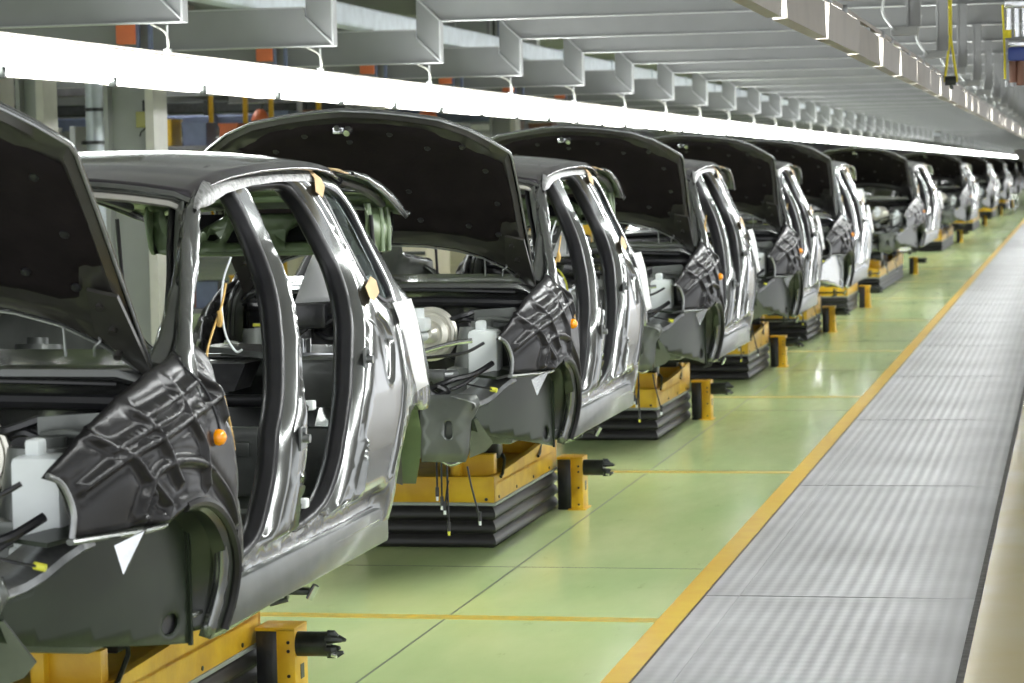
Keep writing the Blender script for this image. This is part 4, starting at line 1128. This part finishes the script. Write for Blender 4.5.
# hanging power tool
tl = thing('hanging_tool', (-.30, 14.0, 2.64), 'cluster of hanging pneumatic tools at the top right edge', 'power tool')
bm = bmesh.new()
box(bm, -.35, -.17, 13.97, 14.03, 2.60, 2.66, .008); box(bm, -.33, -.20, 13.97, 14.03, 2.40, 2.44, .006)
for x in (-.33, -.29, -.25, -.20): cyl(bm, (x, 14.0, 2.53), (0, 0, 1), .014, .15, 10)
link('tool_bracket', bm, 'chrome', tl)
bm = bmesh.new(); box(bm, -.335, -.235, 13.96, 14.04, 2.33, 2.40, .012); link('tool_body', bm, 'blue', tl)
bm = bmesh.new(); cyl(bm, (-.31, 14, 2.28), (0, 0, 1), .02, .12, 12); cyl(bm, (-.27, 14, 2.27), (0, 0, 1), .022, .13, 12); link('tool_grip', bm, 'brown', tl)
bm = bmesh.new(); tube(bm, [(-.36, 14, 2.62), (-.352, 14, 2.40), (-.35, 14, 2.24)], .006, 8, 4); cyl(bm, (-.335, 14, 2.47), (0, 0, 1), .02, .04, 12); link('tool_strap', bm, 'sling', tl)
bm = bmesh.new(); cyl(bm, (-.34, 14, 2.215), (0, 0, 1), .01, .03, 10); cyl(bm, (-.31, 14, 2.215), (0, 0, 1), .012, .03, 10); link('tool_bit', bm, 'steel', tl)
bm = bmesh.new(); tube(bm, [(-.42, 13.9, 3.0), (-.38, 14, 2.78), (-.34, 14, 2.66)], .005, 6, 5); tube(bm, [(-.16, 14, 2.5), (-.20, 14, 2.45), (-.19, 14, 2.38), (-.22, 14, 2.1), (-.22, 14, 2.0)], .005, 6, 5); link('air_hose', bm, 'cable', tl)
bm = bmesh.new(); cyl(bm, (-.16, 14, 2.48), (0, 0, 1), .025, .09, 12); link('red_handle', bm, 'red', tl)

# ------------------------------------------------------------------ background on the far side
slab('ceiling', -22, 9, 2, 240, 3.9, 4.0, mat('deck_sheet', (.24, .24, .24), .7, noise=.2, nscale=.8))
slab('wall_left', -22.2, -22, 2, 240, 0, 9, mat('hall_wall', (.34, .34, .36), .7, noise=.25, nscale=.7))
slab('wall_back', -22, 9, 240, 240.2, 0, 9, mat('end_wall', (.45, .38, .38), .7, noise=.3, nscale=.5, col2=(.42, .42, .44)))
def column(x, y, w, label, n):
    t = thing('steel_column', (x, y, 0), label, 'column', 'steel columns behind the line')
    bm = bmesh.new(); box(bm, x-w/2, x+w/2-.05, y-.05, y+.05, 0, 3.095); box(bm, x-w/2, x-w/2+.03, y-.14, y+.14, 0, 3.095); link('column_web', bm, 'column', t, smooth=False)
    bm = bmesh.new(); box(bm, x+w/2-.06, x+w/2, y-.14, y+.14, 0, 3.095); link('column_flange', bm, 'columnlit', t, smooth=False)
    return t
column(-6.35, 17.5, .36, 'grey steel column in the upper left, behind the roof of the nearest car', 0)
column(-7.68, 19.0, .22, 'pale steel column near the left edge above the nearest hood', 1)
column(-8.15, 19.2, .30, 'bluish grey steel column at the left edge of the photo', 2)
for k, (x, y) in enumerate(((-6.35,23.6),(-6.35,29.7),(-6.35,35.8),(-6.35,41.9))):
    column(x, y, .30, 'grey steel column behind the strip lights, %s beyond the one at the upper left' % nth(k), 3)
t = thing('control_box', (-6.3, 17.3, 2.2), 'small olive box and switch mounted on the grey column', 'switch box')
bm = bmesh.new(); box(bm, -6.30, -6.23, 17.36, 17.44, 2.17, 2.28, .006); link('box_case', bm, mat('olive_case', (.25, .24, .08), .5), t)
bm = bmesh.new(); box(bm, -6.225, -6.195, 17.37, 17.43, 2.12, 2.25, .004); link('box_label', bm, 'paper', t)
bm = bmesh.new(); tube(bm, [(-6.24, 17.4, 2.17), (-6.27, 17.38, 2.14), (-6.28, 17.38, 2.11)], .006, 6); box(bm, -6.26, -6.2, 17.38, 17.44, 2.28, 2.36, .01); link('box_switch', bm, 'darksteel', t)
# vertical duct
t = thing('vertical_duct', (-8.2, 21.5, 0), 'pale banded vertical duct between two columns at the upper left', 'duct')
bm = bmesh.new(); cyl(bm, (-8.17, 21.5, 2.0), (0, 0, 1), .075, 4, 20)
for z in (2.18, 2.34, 2.52, 2.62): cyl(bm, (-8.17, 21.5, z), (0, 0, 1), .080, .015, 20)
link('duct_pipe', bm, 'duct', t)
bm = bmesh.new(); cyl(bm, (-8.17, 21.5, 2.42), (0, 0, 1), .079, .03, 20); cyl(bm, (-8.17, 21.5, 2.14), (0, 0, 1), .12, .03, 20); link('duct_clamp', bm, 'darksteel', t)
# transverse pipe runs and shelves at Y ~ 30
def bar(name, x0, x1, y, z, h, m, label, cat='pipe', group='pipe runs behind the line'):
    bm = bmesh.new(); box(bm, x0, x1, y-.1, y+.1, z-h/2, z+h/2, .02)
    for k in range(int((x1-x0)/1.2)): box(bm, x0+.3+k*1.2, x0+.36+k*1.2, y-.13, y+.13, z-h/2-.02, z+h/2+.02, .005)
    for k in range(int((x1-x0)/2.4)+1): box(bm, x0+.2+k*2.4, x0+.23+k*2.4, y-.015, y+.015, z, 3.87)
    return tag(link(name, bm, m, None, loc=(x0, y, z), smooth=False), label, cat, group)
bar('pipe_run', -14, -6.6, 30, 2.88, .12, 'greybar', 'violet grey pipe run, uppermost behind the strip lights')
bar('pipe_run', -14, -6.6, 30.3, 2.66, .14, 'darksteel', 'dark pipe run just under the violet grey one')
bar('pipe_run', -14, -6.6, 30.6, 2.50, .16, 'bluebar', 'slate blue pipe run behind the strip lights')
bar('pipe_run', -14, -6.6, 31, 2.30, .06, 'beamedge', 'thin pale rail under the slate blue run')
bar('pipe_run', -14, -6.6, 31.5, 3.25, .22, 'greybar', 'thick violet grey run high behind the beams')
bar('pipe_run', -14, -6.6, 33, 3.6, .45, 'column', 'broad grey panel high behind the beams')
for k, x in enumerate((-10.55, -9.25, -7.25)):
    t = thing('warning_lamp', (x, 29.7, 2.5), 'orange red warning lamp hanging on the pipe run, %s from the left' % nth(k), 'lamp', 'warning lamps on the pipe run')
    bm = bmesh.new(); lathe(bm, (x, 29.7, 2.44), (0, 0, 1), [(.10,0),(.11,.05),(.07,.14),(.03,.17)], 14); link('lamp_dome', bm, 'orangebox', t)
    bm = bmesh.new(); tube(bm, [(x, 29.7, 2.60), (x+.05, 29.7, 2.75), (x, 29.7, 2.84)], .015, 6, 4); link('lamp_cord', bm, 'darksteel', t)
for k, (x, y) in enumerate(((-6.21,17.0),(-6.19,20.05),(-6.18,23.1),(-6.187,26.15),(-6.19,29.2),(-6.19,32.25))):
    t = thing('junction_box', (x, y, 2.6), 'orange junction box on a blue strut under the beams, %s from the left' % nth(k), 'junction box', 'orange boxes above the far lamps')
    bm = bmesh.new(); box(bm, x-.065, x+.065, y-.05, y+.05, 2.72, 2.86, .008); box(bm, x-.02, x+.02, y+.05, y+.149, 2.77, 2.80); link('box_case', bm, 'orangebox', t)
    bm = bmesh.new(); box(bm, x+.065, x+.085, y-.02, y+.02, 2.68, 2.90, .002); box(bm, x+.15, x+.175, y-.02, y+.02, 2.60, 2.88, .002); link('box_strut', bm, 'bluebar', t)
for k, x in enumerate((-9.45, -9.05, -8.75, -8.42, -8.2)):
    bm = bmesh.new(); tube(bm, [(x, 28.5, 1.2), (x, 28.5, 3.1)], .03, 8)
    tag(link('yellow_rail_post', bm, 'yellow' if k != 3 else 'beamedge', None, loc=(x, 28.5, 1.2)), ('upright yellow rail' if k != 3 else 'upright pale rail') + ' in the racks behind the second hood, %s from the left' % nth(k), 'rail', 'upright rails in the racks')
for k, (x, y) in enumerate(((-5.75, 21.0), (-5.75, 26.2), (-5.75, 31.2))):
    t = thing('machine_cabinet', (x, y, 0), 'cream machine cabinet beyond the cars, seen under the raised hood of the %s car body' % nth(k+1), 'cabinet', 'cream cabinets beyond the cars')
    bm = bmesh.new(); box(bm, x-.6, x+.6, y, y+.8, 0, 1.35, .02); link('cabinet_case', bm, 'cream', t)
    bm = bmesh.new(); box(bm, x-.5, x+.3, y-.012, y, .9, 1.12, .01); link('cabinet_panel', bm, 'cream', t)
    bm = bmesh.new(); box(bm, x-.58, x+.58, y-.012, y, 1.16, 1.19, .004); link('cabinet_slot', bm, 'darksteel', t)
bm = bmesh.new()
hl = thing('added_hall_lamp', (-10.5, 10, 3.7), 'x', 'lamp', 'added lamps brightening the racks')  # lamp row added to brighten the dark background behind the line
box(bm, -10.65, -10.35, 9.3, 10.7, 3.70, 3.90, .01); link('lamp_housing', bm, 'housing', hl, smooth=False)
bm = bmesh.new(); box(bm, -10.62, -10.38, 9.32, 10.68, 3.685, 3.70); link('lamp_face', bm, 'lamp2', hl, smooth=False)
index_children()
for k in range(11):
    a = hl if k == 0 else copy_tree(hl); a.location = (-10.5, 10+5.*k, 3.7)
    a['label'] = 'added hall lamp under the deck above the storage racks, %s from the camera' % nth(k)
# storage racks with boxes
rnd = random.Random(3)
def rack(x0, x1, y, label):
    t = thing('storage_rack', (x0, y, 0), label, 'rack', 'storage racks behind the line')
    for x in (x0, (x0+x1)/2, x1):
        bm = bmesh.new(); box(bm, x-.03, x+.03, y-.3, y+.3, 0, 2.4, .004); link('rack_post', bm, 'column', t, smooth=False)
    for z in (.4, 1.0, 1.6, 2.15):
        bm = bmesh.new(); box(bm, x0, x1, y-.32, y+.32, z-.025, z+.025, .004); link('shelf', bm, 'greybar', t, smooth=False)
ci = 0
cols = (('red','red'),('teal','teal'),('white','white'),('orangebox','orange'),('bluebar','slate blue'),('brown','brown'),('yellow','yellow'))
spots = (('left', -13.2, -10.4, 27), ('middle', -9.9, -7.1, 27.5), ('right', -9.6, -6.8, 36))
for nm, x0, x1, y in spots:
    rack(x0, x1, y, 'grey storage rack of shelves seen above and through the car bodies, %s one of three' % nm)
    for zi, z in enumerate((.425, 1.025, 1.625, 2.175)):
        x = x0+.1; n = 0
        while x < x1-.3:
            w = .15+.2*rnd.random(); h = .16+.2*rnd.random(); m, cn = cols[rnd.randrange(7)]
            bm = bmesh.new(); box(bm, x, x+w, y-.25, y+.1, z, z+h, .01); box(bm, x-.008, x+w+.008, y-.26, y+.11, z+h-.02, z+h, .004)
            o = link('storage_box', bm, m, None, loc=(x, y, z), smooth=False)
            tag(o, '%s box, %s from the left on the %s shelf of the %s storage rack' % (cn, nth(n), ('lowest', 'second', 'third', 'top')[zi], nm), 'box', 'boxes on the storage racks')
            x += w+.05+.12*rnd.random(); n += 1
# yellow machinery guard visible through the first car
for k, (x0, y) in enumerate(((-7.0, 22.0), (-5.6, 25.0))):
    t = thing('machine_guard', (x0, y, 0), 'yellow machine guard frame seen %s' % ('through the windscreen opening of the nearest car' if k == 0 else 'through the side windows of the nearest car'), 'guard rail')
    for j in range(5):
        bm = bmesh.new(); box(bm, x0+j*.35-.03, x0+j*.35+.03, y-.03, y+.03, 0, 1.35, .004); link('guard_post', bm, 'yellow', t, smooth=False)
    for z in (.5, .95, 1.3):
        bm = bmesh.new(); box(bm, x0, x0+1.4, y-.025, y+.025, z-.04, z+.04, .004); link('guard_rail', bm, 'yellow', t, smooth=False)
    bm = bmesh.new(); box(bm, x0+.1, x0+1.3, y+.1, y+.6, .0, 1.05, .02); link('machine_case', bm, 'brown', t, smooth=False)

# ------------------------------------------------------------------ light and camera
W = bpy.data.worlds.new('hall_light'); S.world = W; W.use_nodes = True
bg = W.node_tree.nodes['Background']; bg.inputs[0].default_value = (.94, .97, 1.0, 1); bg.inputs[1].default_value = .95

f = 2658.; cx, cy = 512., 341.5
def dv(px, py): return Vector((px-cx, -(py-cy), -f)).normalized()
d = dv(1075, 163); e = dv(0, 163+.02*1075)
u = d.cross(e).normalized()
if u.y < 0: u = -u
r = d.cross(u).normalized()
Mx = Matrix((r, d, u))       # camera axes -> world
cam = bpy.data.cameras.new('camera'); co = bpy.data.objects.new('camera', cam); COL.objects.link(co)
co.matrix_world = Matrix.Translation((0, 0, H)) @ Mx.to_4x4()
cam.sensor_width = 36; cam.lens = 36*f/1024; cam.clip_end = 300; cam.clip_start = .1
cam.dof.use_dof = True; cam.dof.focus_distance = 9.6; cam.dof.aperture_fstop = 7.0
S.camera = co
S.view_settings.view_transform = 'Standard'; S.view_settings.look = 'None'; S.view_settings.gamma = 1; S.view_settings.exposure = 1.12
S.view_settings.use_curve_mapping = False
try:
    S.cycles.use_denoising = True
    S.cycles.max_bounces = 8; S.cycles.transparent_max_bounces = 12
except Exception: pass
